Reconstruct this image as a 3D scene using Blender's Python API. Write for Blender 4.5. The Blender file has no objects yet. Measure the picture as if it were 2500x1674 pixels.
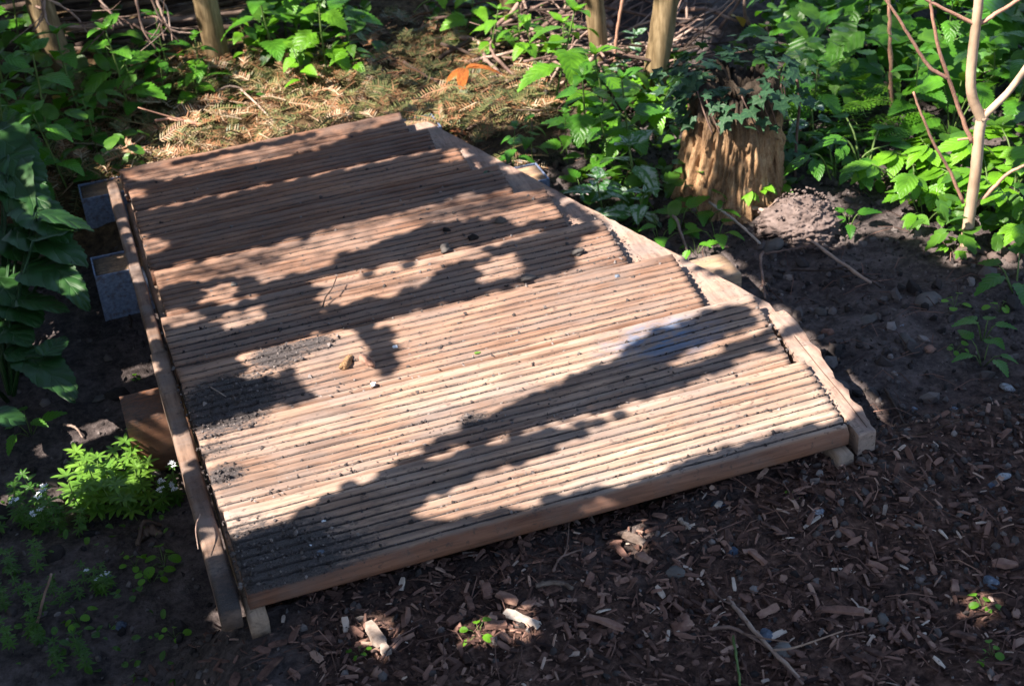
import bpy, bmesh, math, random
import numpy as np
from mathutils import Vector, Matrix, Quaternion
from mathutils.bvhtree import BVHTree
random.seed(7); RNG = np.random.default_rng(7)
R_ = math.radians
SC = bpy.context.scene
COL = SC.collection

# ------------------------------------------------------------------ camera, world, sun, exposure
DECK = 0.145                       # height of the top of the boards over the lowest soil
ROT = np.array([[0.94126375, -0.22978508, 0.24742953],
                [-0.33237229, -0.50115887, 0.79897963],
                [-0.05959209, -0.83428928, -0.54809687]])   # lens axes (right, down, forward) -> world
CAM = np.array([-0.0583, -1.1372, 1.0 + DECK])
FPX = 3646.0                       # focal length for a 2500 px wide picture
cd = bpy.data.cameras.new('camera'); cam = bpy.data.objects.new('camera', cd); COL.objects.link(cam)
cd.sensor_width = 36.0; cd.lens = FPX / 2500 * 36; cd.clip_start = 0.05; cd.clip_end = 500
m3 = np.array([ROT @ (1, 0, 0), ROT @ (0, -1, 0), ROT @ (0, 0, -1)]).T
mw = Matrix([list(m3[i]) + [CAM[i]] for i in range(3)] + [[0, 0, 0, 1]])
cam.matrix_world = mw
SC.camera = cam
cd.dof.use_dof = True; cd.dof.focus_distance = 1.72; cd.dof.aperture_fstop = 11.0

SUN_EL = R_(50.0)
SUN_AZ = R_(-172.0)                # azimuth of the sun itself measured from +X towards +Y
TOSUN = np.array([math.cos(SUN_EL) * math.cos(SUN_AZ), math.cos(SUN_EL) * math.sin(SUN_AZ), math.sin(SUN_EL)])
sd = bpy.data.lights.new('sun', 'SUN'); sun = bpy.data.objects.new('sun', sd); COL.objects.link(sun)
sd.energy = 5.0; sd.angle = R_(0.42); sd.color = (1.0, 0.92, 0.82)
sun.rotation_euler = Vector(TOSUN).to_track_quat('Z', 'Y').to_euler()
sun.location = (-3, 0, 5)
W = bpy.data.worlds.new("World"); SC.world = W; W.use_nodes = True
wt = W.node_tree; bg = wt.nodes['Background']
sky = wt.nodes.new('ShaderNodeTexSky'); sky.sky_type = 'NISHITA'; sky.sun_disc = False
sky.sun_elevation = SUN_EL; sky.sun_rotation = R_(90) - SUN_AZ
wt.links.new(sky.outputs[0], bg.inputs[0]); bg.inputs[1].default_value = 0.074
SC.view_settings.view_transform = 'Standard'; SC.view_settings.look = 'None'
SC.view_settings.exposure = 1.95; SC.view_settings.gamma = 1
SC.cycles.max_bounces = 6; SC.cycles.transmission_bounces = 3; SC.cycles.use_denoising = True

# ------------------------------------------------------------------ ground height
def vnoise(x, y, seed=0):
    x = np.asarray(x, float); y = np.asarray(y, float)
    xi = np.floor(x).astype(np.int64); yi = np.floor(y).astype(np.int64)
    fx = x - xi; fy = y - yi
    fx = fx * fx * (3 - 2 * fx); fy = fy * fy * (3 - 2 * fy)
    def h(a, b):
        n = (a * 374761393 + b * 668265263 + seed * 1274126177) & 0xffffffff
        n = ((n ^ (n >> 13)) * 1274126177) & 0xffffffff
        n = n ^ (n >> 16)
        return (n & 0xffff) / 65535.0
    return ((h(xi, yi) * (1 - fx) + h(xi + 1, yi) * fx) * (1 - fy) +
            (h(xi, yi + 1) * (1 - fx) + h(xi + 1, yi + 1) * fx) * fy) * 2 - 1
def sst(a, b, x):
    t = np.clip((np.asarray(x, float) - a) / (b - a), 0, 1); return t * t * (3 - 2 * t)
def gbase(x, y):
    x = np.asarray(x, float); y = np.asarray(y, float)
    left = 0.012 + 0.035 * sst(0.25, -0.15, y)
    right = 0.052
    z = left + (right - left) * sst(-0.02, 0.45, x - 0.25 * sst(0.2, 0.9, y))
    z = z + (0.097 - z) * sst(0.10, 0.015, y) * sst(-.10, .0, x) + (0.062 - z) * sst(0.05, -0.12, y) * sst(.05, -.12, x)
    z = z + (0.075 - z) * sst(0.98, 1.16, y)
    z = z + 0.05 * sst(1.25, 2.4, y) + 0.03 * sst(1.2, 2.2, x)
    z = z + 0.014 * vnoise(x * 4.5, y * 4.5, 3) + 0.006 * vnoise(x * 13, y * 13, 4)
    inside = sst(-0.09, -0.03, x) * sst(0.85, 0.65, x) * sst(0.04, 0.12, y) * sst(1.06, 0.98, y)
    return np.where(inside > 0, z * (1 - inside) + np.minimum(z, 0.045) * inside, z)
def ground(x, y):
    z = gbase(x, y)
    return z + 0.0035 * vnoise(np.asarray(x) * 38, np.asarray(y) * 38, 5) + 0.0022 * vnoise(np.asarray(x) * 90, np.asarray(y) * 90, 6)

# a place in the photograph (2500 x 1674) -> the point on the ground / at a height / on an upright plane
def sray(p): 
    return ROT @ np.array([p[0] - 1250.0, p[1] - 837.0, FPX])
def at(p, z=None):
    d = sray(p)
    if z is not None:
        return CAM + d * ((z - CAM[2]) / d[2])
    zz = 0.05
    for _ in range(8):
        q = CAM + d * ((zz - CAM[2]) / d[2]); zz = float(gbase(q[0], q[1]))
    return CAM + d * ((zz - CAM[2]) / d[2])
FWD = np.array([ROT[0, 2], ROT[1, 2], 0]); FWD /= np.linalg.norm(FWD)
def upright(p, base, lean=0.0):
    d = sray(p); t = ((base - CAM) @ FWD) / (d @ FWD); q = CAM + d * t
    return q

# ------------------------------------------------------------------ mesh builder, tags
class MB:
    def __init__(s): s.v = []; s.f = []; s.uv = []; s.n = 0; s.at = {}
    def add(s, v, f, uv=None, **attrs):
        v = np.asarray(v, float); k = len(v)
        s.v.append(v); s.f.extend([tuple(i + s.n for i in q) for q in f])
        s.uv.append(np.zeros((k, 2)) if uv is None else np.asarray(uv, float))
        for a in set(list(s.at) + list(attrs)):
            if a not in s.at: s.at[a] = [np.zeros(s.n)] if s.n else []
            s.at[a].append(np.asarray(attrs[a], float) * np.ones(k) if a in attrs else np.zeros(k))
        s.n += k
    def mesh(s, name, smooth=True):
        m = bpy.data.meshes.new(name)
        v = np.concatenate(s.v); uv = np.concatenate(s.uv)
        m.from_pydata(v.tolist(), [], s.f); m.update()
        l = m.uv_layers.new(name='UVMap')
        li = np.empty(len(m.loops), np.int32); m.loops.foreach_get('vertex_index', li)
        l.data.foreach_set('uv', uv[li].astype(np.float32).ravel())
        for a, arr in s.at.items():
            at_ = m.attributes.new(a, 'FLOAT', 'POINT'); at_.data.foreach_set('value', np.concatenate(arr).astype(np.float32))
        if smooth: m.polygons.foreach_set('use_smooth', np.ones(len(m.polygons), bool))
        return m
    def build(s, name, mat, parent=None, smooth=True, origin=None):
        m = s.mesh(name, smooth)
        if origin is not None: m.transform(Matrix.Translation(-Vector(origin)))
        o = bpy.data.objects.new(name, m); COL.objects.link(o); m.materials.append(mat)
        if origin is not None: o.location = origin
        if parent: o.parent = parent
        return o
def tag(o, label=None, cat=None, group=None, kind=None):
    if label: o['label'] = label
    if cat: o['category'] = cat
    if group: o['group'] = group
    if kind: o['kind'] = kind
    return o
def thing(name, label, cat, loc=(0, 0, 0), group=None):
    o = bpy.data.objects.new(name, None); COL.objects.link(o); o.location = [float(a) for a in loc]; o.empty_display_size = 0.02
    return tag(o, label, cat, group)
def dup(root, loc, rz, sc, label, group=None, tilt=(0, 0)):
    r = root.copy(); COL.objects.link(r); r.location = [float(a) for a in loc]; r.rotation_euler = (tilt[0], tilt[1], rz); r.scale = (sc, sc, sc)
    r['label'] = label
    if group: r['group'] = group
    elif 'group' in r: del r['group']
    for ch in root.children:
        c = ch.copy(); COL.objects.link(c); c.parent = r
        for g in ch.children:
            d = g.copy(); COL.objects.link(d); d.parent = c
    return r

def box(mb, a, b, jit=0.0, **at_):
    a = np.minimum(a, b) if False else np.array(a, float); b = np.array(b, float)
    v = np.array([[x, y, z] for z in (a[2], b[2]) for y in (a[1], b[1]) for x in (a[0], b[0])])
    if jit: v = v + RNG.uniform(-jit, jit, v.shape)
    mb.add(v, [(0, 2, 3, 1), (4, 5, 7, 6), (0, 1, 5, 4), (2, 6, 7, 3), (0, 4, 6, 2), (1, 3, 7, 5)], None, **at_)
def bar(mb, p, q, up, w, h, nseg=14, bev=0.0025, wob=0.0, **at_):
    """bevelled beam from p to q: w across, h high, its top middle line running p-q; slightly wavy"""
    p = np.array(p, float); q = np.array(q, float); d = q - p; L = np.linalg.norm(d); d /= L
    s = np.cross(d, up); s /= np.linalg.norm(s); u = np.cross(s, d)
    prof = [(-w/2+bev, 0), (-w/4, 0.0004), (w/4, 0.0004), (w/2-bev, 0), (w/2, -bev), (w/2, -h/2), (w/2, -h+bev), (w/2-bev, -h), (-w/2+bev, -h), (-w/2, -h+bev), (-w/2, -h/2), (-w/2, -bev)]
    n = len(prof); v = []; sd_ = RNG.integers(1000)
    for i in range(nseg + 1):
        t = i / nseg
        for j, (a, b) in enumerate(prof):
            k1 = wob * float(vnoise(t * L * 25, j * 0.7, sd_)); k2 = wob * float(vnoise(t * L * 25 + 50, j * 0.7, sd_))
            v.append(p + d * (L * t) + s * (a + k1) + u * (b + k2))
    f = []
    for i in range(nseg):
        for j in range(n):
            f.append((i*n+j, i*n+(j+1) % n, (i+1)*n+(j+1) % n, (i+1)*n+j))
    f.append(tuple(range(n-1, -1, -1))); f.append(tuple(nseg*n+j for j in range(n)))
    mb.add(v, f, None, **at_)
def tube(mb, pts, rad, k=7, cap=True, rough=0.0, **at_):
    pts = np.array(pts, float); n = len(pts); rad = np.ones(n) * rad
    v = []; T = np.gradient(pts, axis=0); ref = np.array([0.31, 0.17, 0.93])
    for i in range(n):
        t = T[i] / (np.linalg.norm(T[i]) + 1e-9); a = np.cross(t, ref); a /= np.linalg.norm(a) + 1e-9; b = np.cross(t, a)
        for j in range(k):
            th = 2 * math.pi * j / k; r = rad[i] * (1 + (RNG.uniform(-rough, rough) if rough else 0))
            v.append(pts[i] + r * (math.cos(th) * a + math.sin(th) * b))
    f = [(i*k+j, i*k+(j+1) % k, (i+1)*k+(j+1) % k, (i+1)*k+j) for i in range(n-1) for j in range(k)]
    if cap: f += [tuple(range(k-1, -1, -1)), tuple((n-1)*k+j for j in range(k))]
    uv = [[j / k, i / max(1, n-1)] for i in range(n) for j in range(k)]
    mb.add(v, f, uv, **at_)
def smooth_path(pts, per=6, wob=0.0):
    pts = [np.array(p, float) for p in pts]; out = []
    P = [2*pts[0]-pts[1]] + pts + [2*pts[-1]-pts[-2]]
    for i in range(1, len(P)-2):
        for j in range(per):
            t = j / per; a, b, c, d = P[i-1], P[i], P[i+1], P[i+2]
            out.append(0.5*((2*b)+(-a+c)*t+(2*a-5*b+4*c-d)*t*t+(-a+3*b-3*c+d)*t**3) + RNG.normal(0, wob, 3) if wob else 0.5*((2*b)+(-a+c)*t+(2*a-5*b+4*c-d)*t*t+(-a+3*b-3*c+d)*t**3))
    out.append(pts[-1]); return np.array(out)
ICO = bmesh.new(); bmesh.ops.create_icosphere(ICO, subdivisions=1, radius=1.0)
ICO_V = np.array([v.co[:] for v in ICO.verts]); ICO_F = [tuple(v.index for v in f.verts) for f in ICO.faces]; ICO.free()
IC2 = bmesh.new(); bmesh.ops.create_icosphere(IC2, subdivisions=3, radius=1.0)
IC2_V = np.array([v.co[:] for v in IC2.verts]); IC2_F = [tuple(v.index for v in f.verts) for f in IC2.faces]; IC2.free()
OCT_V = np.array([[1,0,0],[-1,0,0],[0,1,0],[0,-1,0],[0,0,1],[0,0,-1]], float)
OCT_F = [(0,2,4),(2,1,4),(1,3,4),(3,0,4),(2,0,5),(1,2,5),(3,1,5),(0,3,5)]
def rotm(rx, ry, rz):
    return np.array(Matrix.Rotation(rz, 3, 'Z') @ Matrix.Rotation(ry, 3, 'Y') @ Matrix.Rotation(rx, 3, 'X'))
def lump(mb, c, s, seed=0, amp=0.25, fine=False, rz=0.0, **at_):
    V, F = (IC2_V, IC2_F) if fine else (ICO_V, ICO_F)
    if fine:
        r = 1 + amp * vnoise(V[:, 0]*1.7+seed*3.1, V[:, 1]*1.7+V[:, 2]*2.3, seed) + amp*.4 * vnoise(V[:, 0]*5+seed, V[:, 1]*5+V[:, 2]*4, seed+1)
    else: r = 1 + RNG.uniform(-amp, amp, len(V))
    mb.add((V * r[:, None] * np.array(s)) @ rotm(RNG.uniform(-.4, .4), RNG.uniform(-.4, .4), rz).T + np.array(c), F, None, **at_)

# ------------------------------------------------------------------ materials
class G:
    """small node helper"""
    def __init__(s, name):
        s.m = bpy.data.materials.new(name); s.m.use_nodes = True; s.t = s.m.node_tree; s.t.nodes.clear()
        s.out = s.t.nodes.new('ShaderNodeOutputMaterial')
    def n(s, typ, ins=None, **kw):
        nd = s.t.nodes.new('ShaderNode' + typ)
        for k, v in kw.items(): setattr(nd, k, v)
        for k, v in (ins or {}).items(): s.set(nd, k, v)
        return nd
    def set(s, nd, k, v):
        i = nd.inputs[k]
        if isinstance(v, bpy.types.NodeSocket): s.t.links.new(v, i)
        elif isinstance(v, bpy.types.Node): s.t.links.new(v.outputs[0], i)
        else: i.default_value = v
    def math(s, op, a, b=0.0, c=0.0, clamp=False):
        nd = s.n('Math', {0: a, 1: b, 2: c}, operation=op); nd.use_clamp = clamp; return nd.outputs[0]
    def ramp(s, fac, stops, interp='LINEAR'):
        nd = s.n('ValToRGB', {0: fac}); r = nd.color_ramp; r.interpolation = interp
        while len(r.elements) < len(stops): r.elements.new(0.5)
        for e, (p, c) in zip(r.elements, stops): e.position = p; e.color = (*c, 1) if len(c) == 3 else c
        return nd.outputs[0]
    def mix(s, fac, a, b, blend='MIX'):
        nd = s.n('Mix', data_type='RGBA', blend_type=blend)
        for k, v in ((0, fac), (6, a), (7, b)):
            if isinstance(v, tuple) and len(v) == 3: v = (*v, 1)
            s.set(nd, k, v)
        return nd.outputs[2]
    def noise(s, scale, vec=None, detail=4, rough=0.55, dist=0.0):
        nd = s.n('TexNoise', {'Scale': scale, 'Detail': detail, 'Roughness': rough, 'Distortion': dist})
        if vec is not None: s.set(nd, 'Vector', vec)
        return nd.outputs[0]
    def coord(s, kind='Object', scale=(1, 1, 1), rot=(0, 0, 0)):
        tc = s.n('TexCoord'); mp = s.n('Mapping', {'Vector': tc.outputs[kind], 'Scale': scale, 'Rotation': rot}); return mp.outputs[0]
    def attr(s, name):
        return s.n('Attribute', attribute_name=name).outputs['Fac']
    def bump(s, h, strength, dist=0.002):
        return s.n('Bump', {'Height': h, 'Strength': strength, 'Distance': dist}).outputs[0]
    def finish(s, col, rough=0.8, normal=None, spec=0.3, metal=0.0, transl=None, tfac=0.3, bsdf=None):
        b = s.n('BsdfPrincipled'); 
        for k, v in (('Base Color', col), ('Roughness', rough), ('Specular IOR Level', spec), ('Metallic', metal)):
            if isinstance(v, tuple) and len(v) == 3: v = (*v, 1)
            s.set(b, k, v)
        if normal is not None: s.set(b, 'Normal', normal)
        o = b.outputs[0]
        if transl is not None:
            t = s.n('BsdfTranslucent'); s.set(t, 'Color', transl if not isinstance(transl, tuple) else (*transl, 1))
            mx = s.n('MixShader', {0: tfac}); s.t.links.new(o, mx.inputs[1]); s.t.links.new(t.outputs[0], mx.inputs[2]); o = mx.outputs[0]
        s.t.links.new(o, s.out.inputs[0]); return s.m

def wood_mat(name, stops, along=(3, 45, 45), soilcol=(0.011, 0.009, 0.009), grain=0.5, tint=None):
    g = G(name); v = g.coord('Object', along)
    oi = g.n('ObjectInfo').outputs['Random']
    off = g.n('VectorMath', {0: v}, operation='ADD'); cb = g.n('CombineXYZ', {0: g.math('MULTIPLY', oi, 37.0), 1: g.math('MULTIPLY', oi, 11.0), 2: 0.0}); g.set(off, 1, cb.outputs[0])
    n1 = g.noise(1.0, off.outputs[0], 6, 0.65, 0.6)
    big = g.noise(5.0, g.coord('Object', (1, 2.5, 1)), 3)
    f = g.math('ADD', g.math('MULTIPLY', n1, 0.75), g.math('MULTIPLY', big, 0.38)); 
    f = g.math('ADD', f, g.math('MULTIPLY', g.math('SUBTRACT', oi, 0.5), 0.14))
    c = g.ramp(f, stops)
    fine = g.noise(1.0, g.coord('Object', (along[0]*4, along[1]*5, along[2]*5)), 4, 0.7)
    c = g.mix(0.75, c, g.ramp(fine, [(0.32, (0.38, 0.34, 0.34)), (0.52, (0.92, 0.9, 0.9)), (0.7, (1.15, 1.15, 1.15))]), 'MULTIPLY')
    # worn paler ridges, grey patches
    c = g.mix(g.math('MULTIPLY', g.ramp(g.noise(9.0, g.coord('Object', (1, 3, 1)), 5, .6), [(0.45, (0, 0, 0)), (0.66, (1, 1, 1))]), 0.6), c, (0.235, 0.195, 0.178))
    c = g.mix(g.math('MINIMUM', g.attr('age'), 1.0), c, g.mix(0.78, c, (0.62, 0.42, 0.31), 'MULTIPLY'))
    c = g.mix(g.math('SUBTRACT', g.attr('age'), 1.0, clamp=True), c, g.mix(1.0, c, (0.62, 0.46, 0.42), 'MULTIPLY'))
    sp = g.math('MULTIPLY', g.ramp(g.noise(170, g.coord('Object', (.7, 1, 1)), 3, .6), [(0.60, (0, 0, 0)), (0.68, (1, 1, 1))]), 0.6); c = g.mix(sp, c, (0.05, 0.035, 0.03))
    pa = g.attr('paint'); c = g.mix(g.math('MULTIPLY', pa, g.ramp(g.noise(60, g.coord('Object', (.5, 1, 1)), 5, .7), [(0.4, (0, 0, 0)), (0.6, (1, 1, 1))])), c, (0.05, 0.16, 0.32))
    du = g.ramp(g.noise(16, g.coord('Object', (.8, 1.6, 1)), 6, .7), [(0.46, (0, 0, 0)), (0.66, (1, 1, 1))]); c = g.mix(g.math('MULTIPLY', du, 0.5), c, g.mix(g.noise(210, None, 4, .7), (0.055, 0.042, 0.038), (0.20, 0.155, 0.135)))
    so = g.attr('soil')
    sn = g.math('ADD', g.math('MULTIPLY', g.noise(260, g.coord('Object', (0.55, 1, 1)), 4, 0.7), .65), g.math('MULTIPLY', g.noise(48, None, 4, .65), .35))
    sm = g.ramp(g.math('ADD', so, g.math('MULTIPLY', g.math('SUBTRACT', sn, 0.5), 1.15)), [(0.38, (0, 0, 0)), (0.68, (1, 1, 1))])
    c = g.mix(sm, c, g.mix(g.ramp(g.noise(330, None, 5, .7), [(.4, (0, 0, 0)), (.62, (1, 1, 1))]), soilcol, (0.115, 0.096, 0.094)))
    h = g.math('ADD', g.math('MULTIPLY', n1, 0.6), g.math('MULTIPLY', fine, 0.5)); h = g.math('ADD', h, g.math('MULTIPLY', g.math('MULTIPLY', sm, g.noise(500, None, 3)), 1.6))
    return g.finish(c, 0.72, g.bump(h, grain, 0.0012), 0.25)
M = {}
M['board'] = wood_mat('grooved_larch', [(0.30, (0.055, 0.031, 0.023)), (0.43, (0.145, 0.084, 0.058)), (0.57, (0.275, 0.176, 0.126)), (0.78, (0.47, 0.345, 0.265))])
M['rail'] = wood_mat('rail_wood', [(0.30, (0.055, 0.034, 0.026)), (0.52, (0.145, 0.088, 0.062)), (0.8, (0.30, 0.195, 0.135))], (30, 3, 40))
M['pale_rail'] = wood_mat('pale_rail_wood', [(0.25, (0.13, 0.075, 0.060)), (0.5, (0.27, 0.175, 0.135)), (0.8, (0.44, 0.31, 0.235))], (40, 6, 40))
M['joist'] = wood_mat('joist_wood', [(0.3, (0.16, 0.10, 0.07)), (0.7, (0.38, 0.27, 0.19))], (40, 4, 40))
M['beam'] = wood_mat('sleeper_wood', [(0.3, (0.10, 0.05, 0.025)), (0.5, (0.24, 0.13, 0.06)), (0.75, (0.50, 0.34, 0.21))], (4, 40, 40))
g = G('galvanised_metal'); nn = g.noise(22, None, 5, .65)
M['metal'] = g.finish(g.mix(g.math('MULTIPLY', g.ramp(g.noise(9, None, 5, .7), [(0.5, (0, 0, 0)), (0.62, (1, 1, 1))]), 0.6), g.ramp(nn, [(0.3, (0.12, 0.155, 0.26)), (0.7, (0.34, 0.41, 0.58))]), (0.13, 0.085, 0.07)), 0.5, g.bump(nn, 0.15), 0.5, 0.55)

def ground_mat():
    g = G('dark_soil')
    P = g.n('NewGeometry').outputs['Position']
    xyz = g.n('SeparateXYZ', {0: P})
    a = g.noise(30, P, 8, 0.7); b = g.noise(140, P, 5, 0.7); big = g.noise(3.2, P, 3)
    f = g.math('ADD', g.math('MULTIPLY', a, 0.6), g.math('MULTIPLY', b, 0.4))
    soil = g.ramp(f, [(0.34, (0.017, 0.014, 0.0145)), (0.47, (0.068, 0.054, 0.052)), (0.60, (0.140, 0.112, 0.107)), (0.74, (0.22, 0.18, 0.172))])
    mul = g.ramp(g.noise(70, P, 6, .7), [(0.36, (0.018, 0.011, 0.010)), (0.50, (0.075, 0.043, 0.034)), (0.66, (0.17, 0.10, 0.078))])
    lit = g.ramp(g.noise(90, P, 6, .75), [(0.36, (0.022, 0.015, 0.008)), (0.52, (0.09, 0.058, 0.03)), (0.7, (0.19, 0.13, 0.07))])
    mm = g.attr('mulch'); ll = g.attr('litter')
    c = g.mix(mm, soil, mul); c = g.mix(ll, c, lit)
    c = g.mix(0.35, c, g.ramp(big, [(0.35, (0.5, 0.5, 0.5)), (0.65, (1.1, 1.05, 1.0))]), 'MULTIPLY')
    h = g.math('ADD', g.math('MULTIPLY', a, 1.0), g.math('MULTIPLY', b, 0.8))
    return g.finish(c, 0.95, g.bump(h, 0.9, 0.006), 0.12)
M['ground'] = ground_mat()
def speck_mat(name, stops, rough=0.9, scale=60.0, spec=0.15, attr=None):
    g = G(name); oi = g.n('ObjectInfo').outputs['Random']; P = g.n('NewGeometry').outputs['Position']
    f = g.noise(scale, P, 5, 0.65)
    if attr: f = g.math('ADD', g.math('MULTIPLY', g.math('SUBTRACT', f, 0.5), 0.35), g.attr(attr))
    else: f = g.math('ADD', g.math('MULTIPLY', g.math('SUBTRACT', f, 0.5), 0.9), g.math('ADD', g.math('MULTIPLY', oi, 0.5), 0.25))
    c = g.ramp(f, stops)
    return g.finish(c, rough, g.bump(g.noise(scale*5, P, 4, .7), 0.5, 0.001), spec)
M['clod'] = speck_mat('soil_clod', [(0.1, (0.018, 0.015, 0.015)), (0.6, (0.085, 0.070, 0.067)), (1.0, (0.20, 0.17, 0.16))], attr='tone')
M['mound'] = speck_mat('mole_soil', [(0.2, (0.040, 0.028, 0.025)), (0.55, (0.105, 0.077, 0.069)), (0.9, (0.22, 0.170, 0.155))], 0.95, 60)
M['chip'] = speck_mat('bark_mulch', [(0.05, (0.024, 0.014, 0.013)), (0.42, (0.105, 0.057, 0.045)), (0.68, (0.21, 0.118, 0.092)), (0.86, (0.36, 0.23, 0.175)), (1.0, (0.52, 0.42, 0.35))], 0.85, 90, attr='tone')
M['bark_chip'] = speck_mat('bark_piece', [(0.2, (0.05, 0.028, 0.023)), (0.55, (0.20, 0.108, 0.083)), (0.95, (0.38, 0.24, 0.18))], 0.85, 80)
M['pale_chip'] = speck_mat('weathered_wood', [(0.2, (0.09, 0.062, 0.05)), (0.45, (0.24, 0.185, 0.155)), (0.8, (0.46, 0.39, 0.34))], 0.85, 70)
M['stone'] = speck_mat('grey_stone', [(0.2, (0.05, 0.044, 0.042)), (0.6, (0.11, 0.098, 0.092)), (0.95, (0.21, 0.195, 0.185))], 0.8, 40)
M['plaster'] = speck_mat('pale_blue_fragment', [(0.25, (0.04, 0.055, 0.085)), (0.5, (0.13, 0.15, 0.19)), (0.72, (0.34, 0.35, 0.37)), (0.9, (0.10, 0.085, 0.08))], 0.8, 190)
M['stick'] = speck_mat('dry_stick', [(0.15, (0.06, 0.036, 0.030)), (0.5, (0.21, 0.135, 0.11)), (0.9, (0.42, 0.31, 0.25))], 0.75, 45)
M['dark_stick'] = speck_mat('shaded_stick', [(0.15, (0.018, 0.012, 0.011)), (0.6, (0.085, 0.058, 0.046)), (0.95, (0.20, 0.145, 0.105))], 0.85, 45)  # darker copy of the dry stick, shade put into its colour
M['post'] = None
g = G('round_post'); v = g.coord('Object', (60, 60, 5)); n1 = g.noise(1, v, 6, .65); rd = g.n('ObjectInfo').outputs['Random']
c = g.ramp(g.math('ADD', n1, g.math('MULTIPLY', g.math('SUBTRACT', rd, .5), .12)), [(0.3, (0.055, 0.036, 0.018)), (0.5, (0.20, 0.14, 0.075)), (0.72, (0.36, 0.27, 0.16))])
c = g.mix(0.6, c, g.ramp(g.noise(24, None, 5, .7), [(0.35, (0.35, 0.33, 0.28)), (0.6, (1, 1, 1))]), 'MULTIPLY')
M['post'] = g.finish(c, 0.85, g.bump(n1, 0.7, 0.003), 0.15)
g = G('rotten_stump_wood'); v = g.coord('Object', (40, 40, 9)); n1 = g.noise(1, v, 9, .75, 1.6); n2 = g.noise(14, None, 5, .65)
c = g.ramp(g.math('ADD', g.math('MULTIPLY', n1, .55), g.math('ADD', g.math('MULTIPLY', n2, .25), g.math('MULTIPLY', g.noise(55, None, 6, .75), .28))), [(0.36, (0.022, 0.013, 0.009)), (0.44, (0.11, 0.060, 0.034)), (0.54, (0.34, 0.20, 0.105)), (0.70, (0.60, 0.42, 0.25))])
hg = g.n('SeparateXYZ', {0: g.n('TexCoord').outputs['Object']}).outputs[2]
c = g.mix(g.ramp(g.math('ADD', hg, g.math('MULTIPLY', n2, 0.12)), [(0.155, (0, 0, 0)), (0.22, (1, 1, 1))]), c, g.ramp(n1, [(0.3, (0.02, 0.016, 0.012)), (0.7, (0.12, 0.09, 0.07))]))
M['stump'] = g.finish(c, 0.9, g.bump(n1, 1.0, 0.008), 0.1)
g = G('sapling_bark'); n1 = g.noise(30, g.coord('Object', (1, 1, .4)), 5, .6)
M['sapling'] = g.finish(g.ramp(n1, [(0.3, (0.25, 0.165, 0.11)), (0.6, (0.46, 0.33, 0.23)), (0.8, (0.56, 0.43, 0.31))]), 0.6, g.bump(n1, 0.25), 0.3)
g = G('red_twig'); M['twig'] = g.finish(g.ramp(g.noise(40), [(0.3, (0.26, 0.12, 0.085)), (0.7, (0.50, 0.29, 0.20))]), 0.6, None, 0.3)

def leaf_mat(name, base, hi, vein=(1.5, 1.5, 1.2), vfreq=40.0, rough=0.42, silver=0.0, tfac=0.30, bumpy=0.35, hue=0.35):
    g = G(name); uvn = g.n('UVMap'); sx = g.n('SeparateXYZ', {0: uvn.outputs[0]}); u, v = sx.outputs[0], sx.outputs[1]
    rd = g.n('ObjectInfo').outputs['Random']
    P = g.n('NewGeometry').outputs['Position']
    ad = g.math('ABSOLUTE', g.math('SUBTRACT', u, 0.5))
    ph = g.math('SUBTRACT', v, g.math('MULTIPLY', ad, 0.62))
    sn = g.math('SINE', g.math('MULTIPLY', ph, vfreq))
    vein_f = g.math('MAXIMUM', g.ramp(sn, [(0.86, (0, 0, 0)), (1.0, (1, 1, 1))]), g.ramp(ad, [(0.0, (1, 1, 1)), (0.03, (0, 0, 0))]))
    n = g.noise(22, P, 3)
    f = g.math('ADD', g.math('MULTIPLY', rd, hue), g.math('MULTIPLY', n, 1.0 - hue))
    c = g.ramp(f, [(0.25, base), (0.75, hi)])
    if silver:
        e = g.ramp(g.noise(110, P, 3, .6), [(0.42, (0, 0, 0)), (0.56, (1, 1, 1))])
        e = g.math('MULTIPLY', e, g.ramp(ad, [(0.05, (0, 0, 0)), (0.10, (1, 1, 1)), (0.36, (1, 1, 1)), (0.46, (0, 0, 0))]))
        c = g.mix(g.math('MULTIPLY', e, silver), c, (0.34, 0.42, 0.36))
    c2 = g.mix(g.math('MULTIPLY', vein_f, 0.20), c, (min(1, hi[0]*vein[0]), min(1, hi[1]*vein[1]), min(1, hi[2]*vein[2])))
    h = g.math('SUBTRACT', g.math('MULTIPLY', sn, -0.6), g.math('MULTIPLY', vein_f, 0.6))
    tc = g.mix(0.5, c, (hi[0]*2.2, hi[1]*2.0, hi[2]*0.5))
    return g.finish(c2, rough, g.bump(h, bumpy, 0.0012), 0.4, 0, tc, tfac)
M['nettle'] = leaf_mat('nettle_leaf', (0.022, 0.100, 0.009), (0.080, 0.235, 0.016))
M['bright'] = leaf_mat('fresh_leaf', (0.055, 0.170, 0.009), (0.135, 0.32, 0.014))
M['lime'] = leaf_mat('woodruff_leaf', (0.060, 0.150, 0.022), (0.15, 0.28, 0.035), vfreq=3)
M['dock'] = leaf_mat('dock_leaf', (0.009, 0.038, 0.008), (0.020, 0.068, 0.013), vfreq=26, bumpy=0.8, rough=0.5, tfac=0.15, vein=(1.15, 1.15, 1.1))
M['ivy'] = leaf_mat('ivy_leaf', (0.012, 0.044, 0.018), (0.040, 0.105, 0.035), (2.4, 2.0, 2.0), 18, 0.6, 0, 0.15)
M['lamium'] = leaf_mat('variegated_leaf', (0.020, 0.090, 0.022), (0.055, 0.17, 0.035), vfreq=36, silver=0.95)
M['grass'] = leaf_mat('undergrowth_leaf', (0.014, 0.060, 0.008), (0.075, 0.18, 0.016), vfreq=10, hue=0.0)
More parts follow.
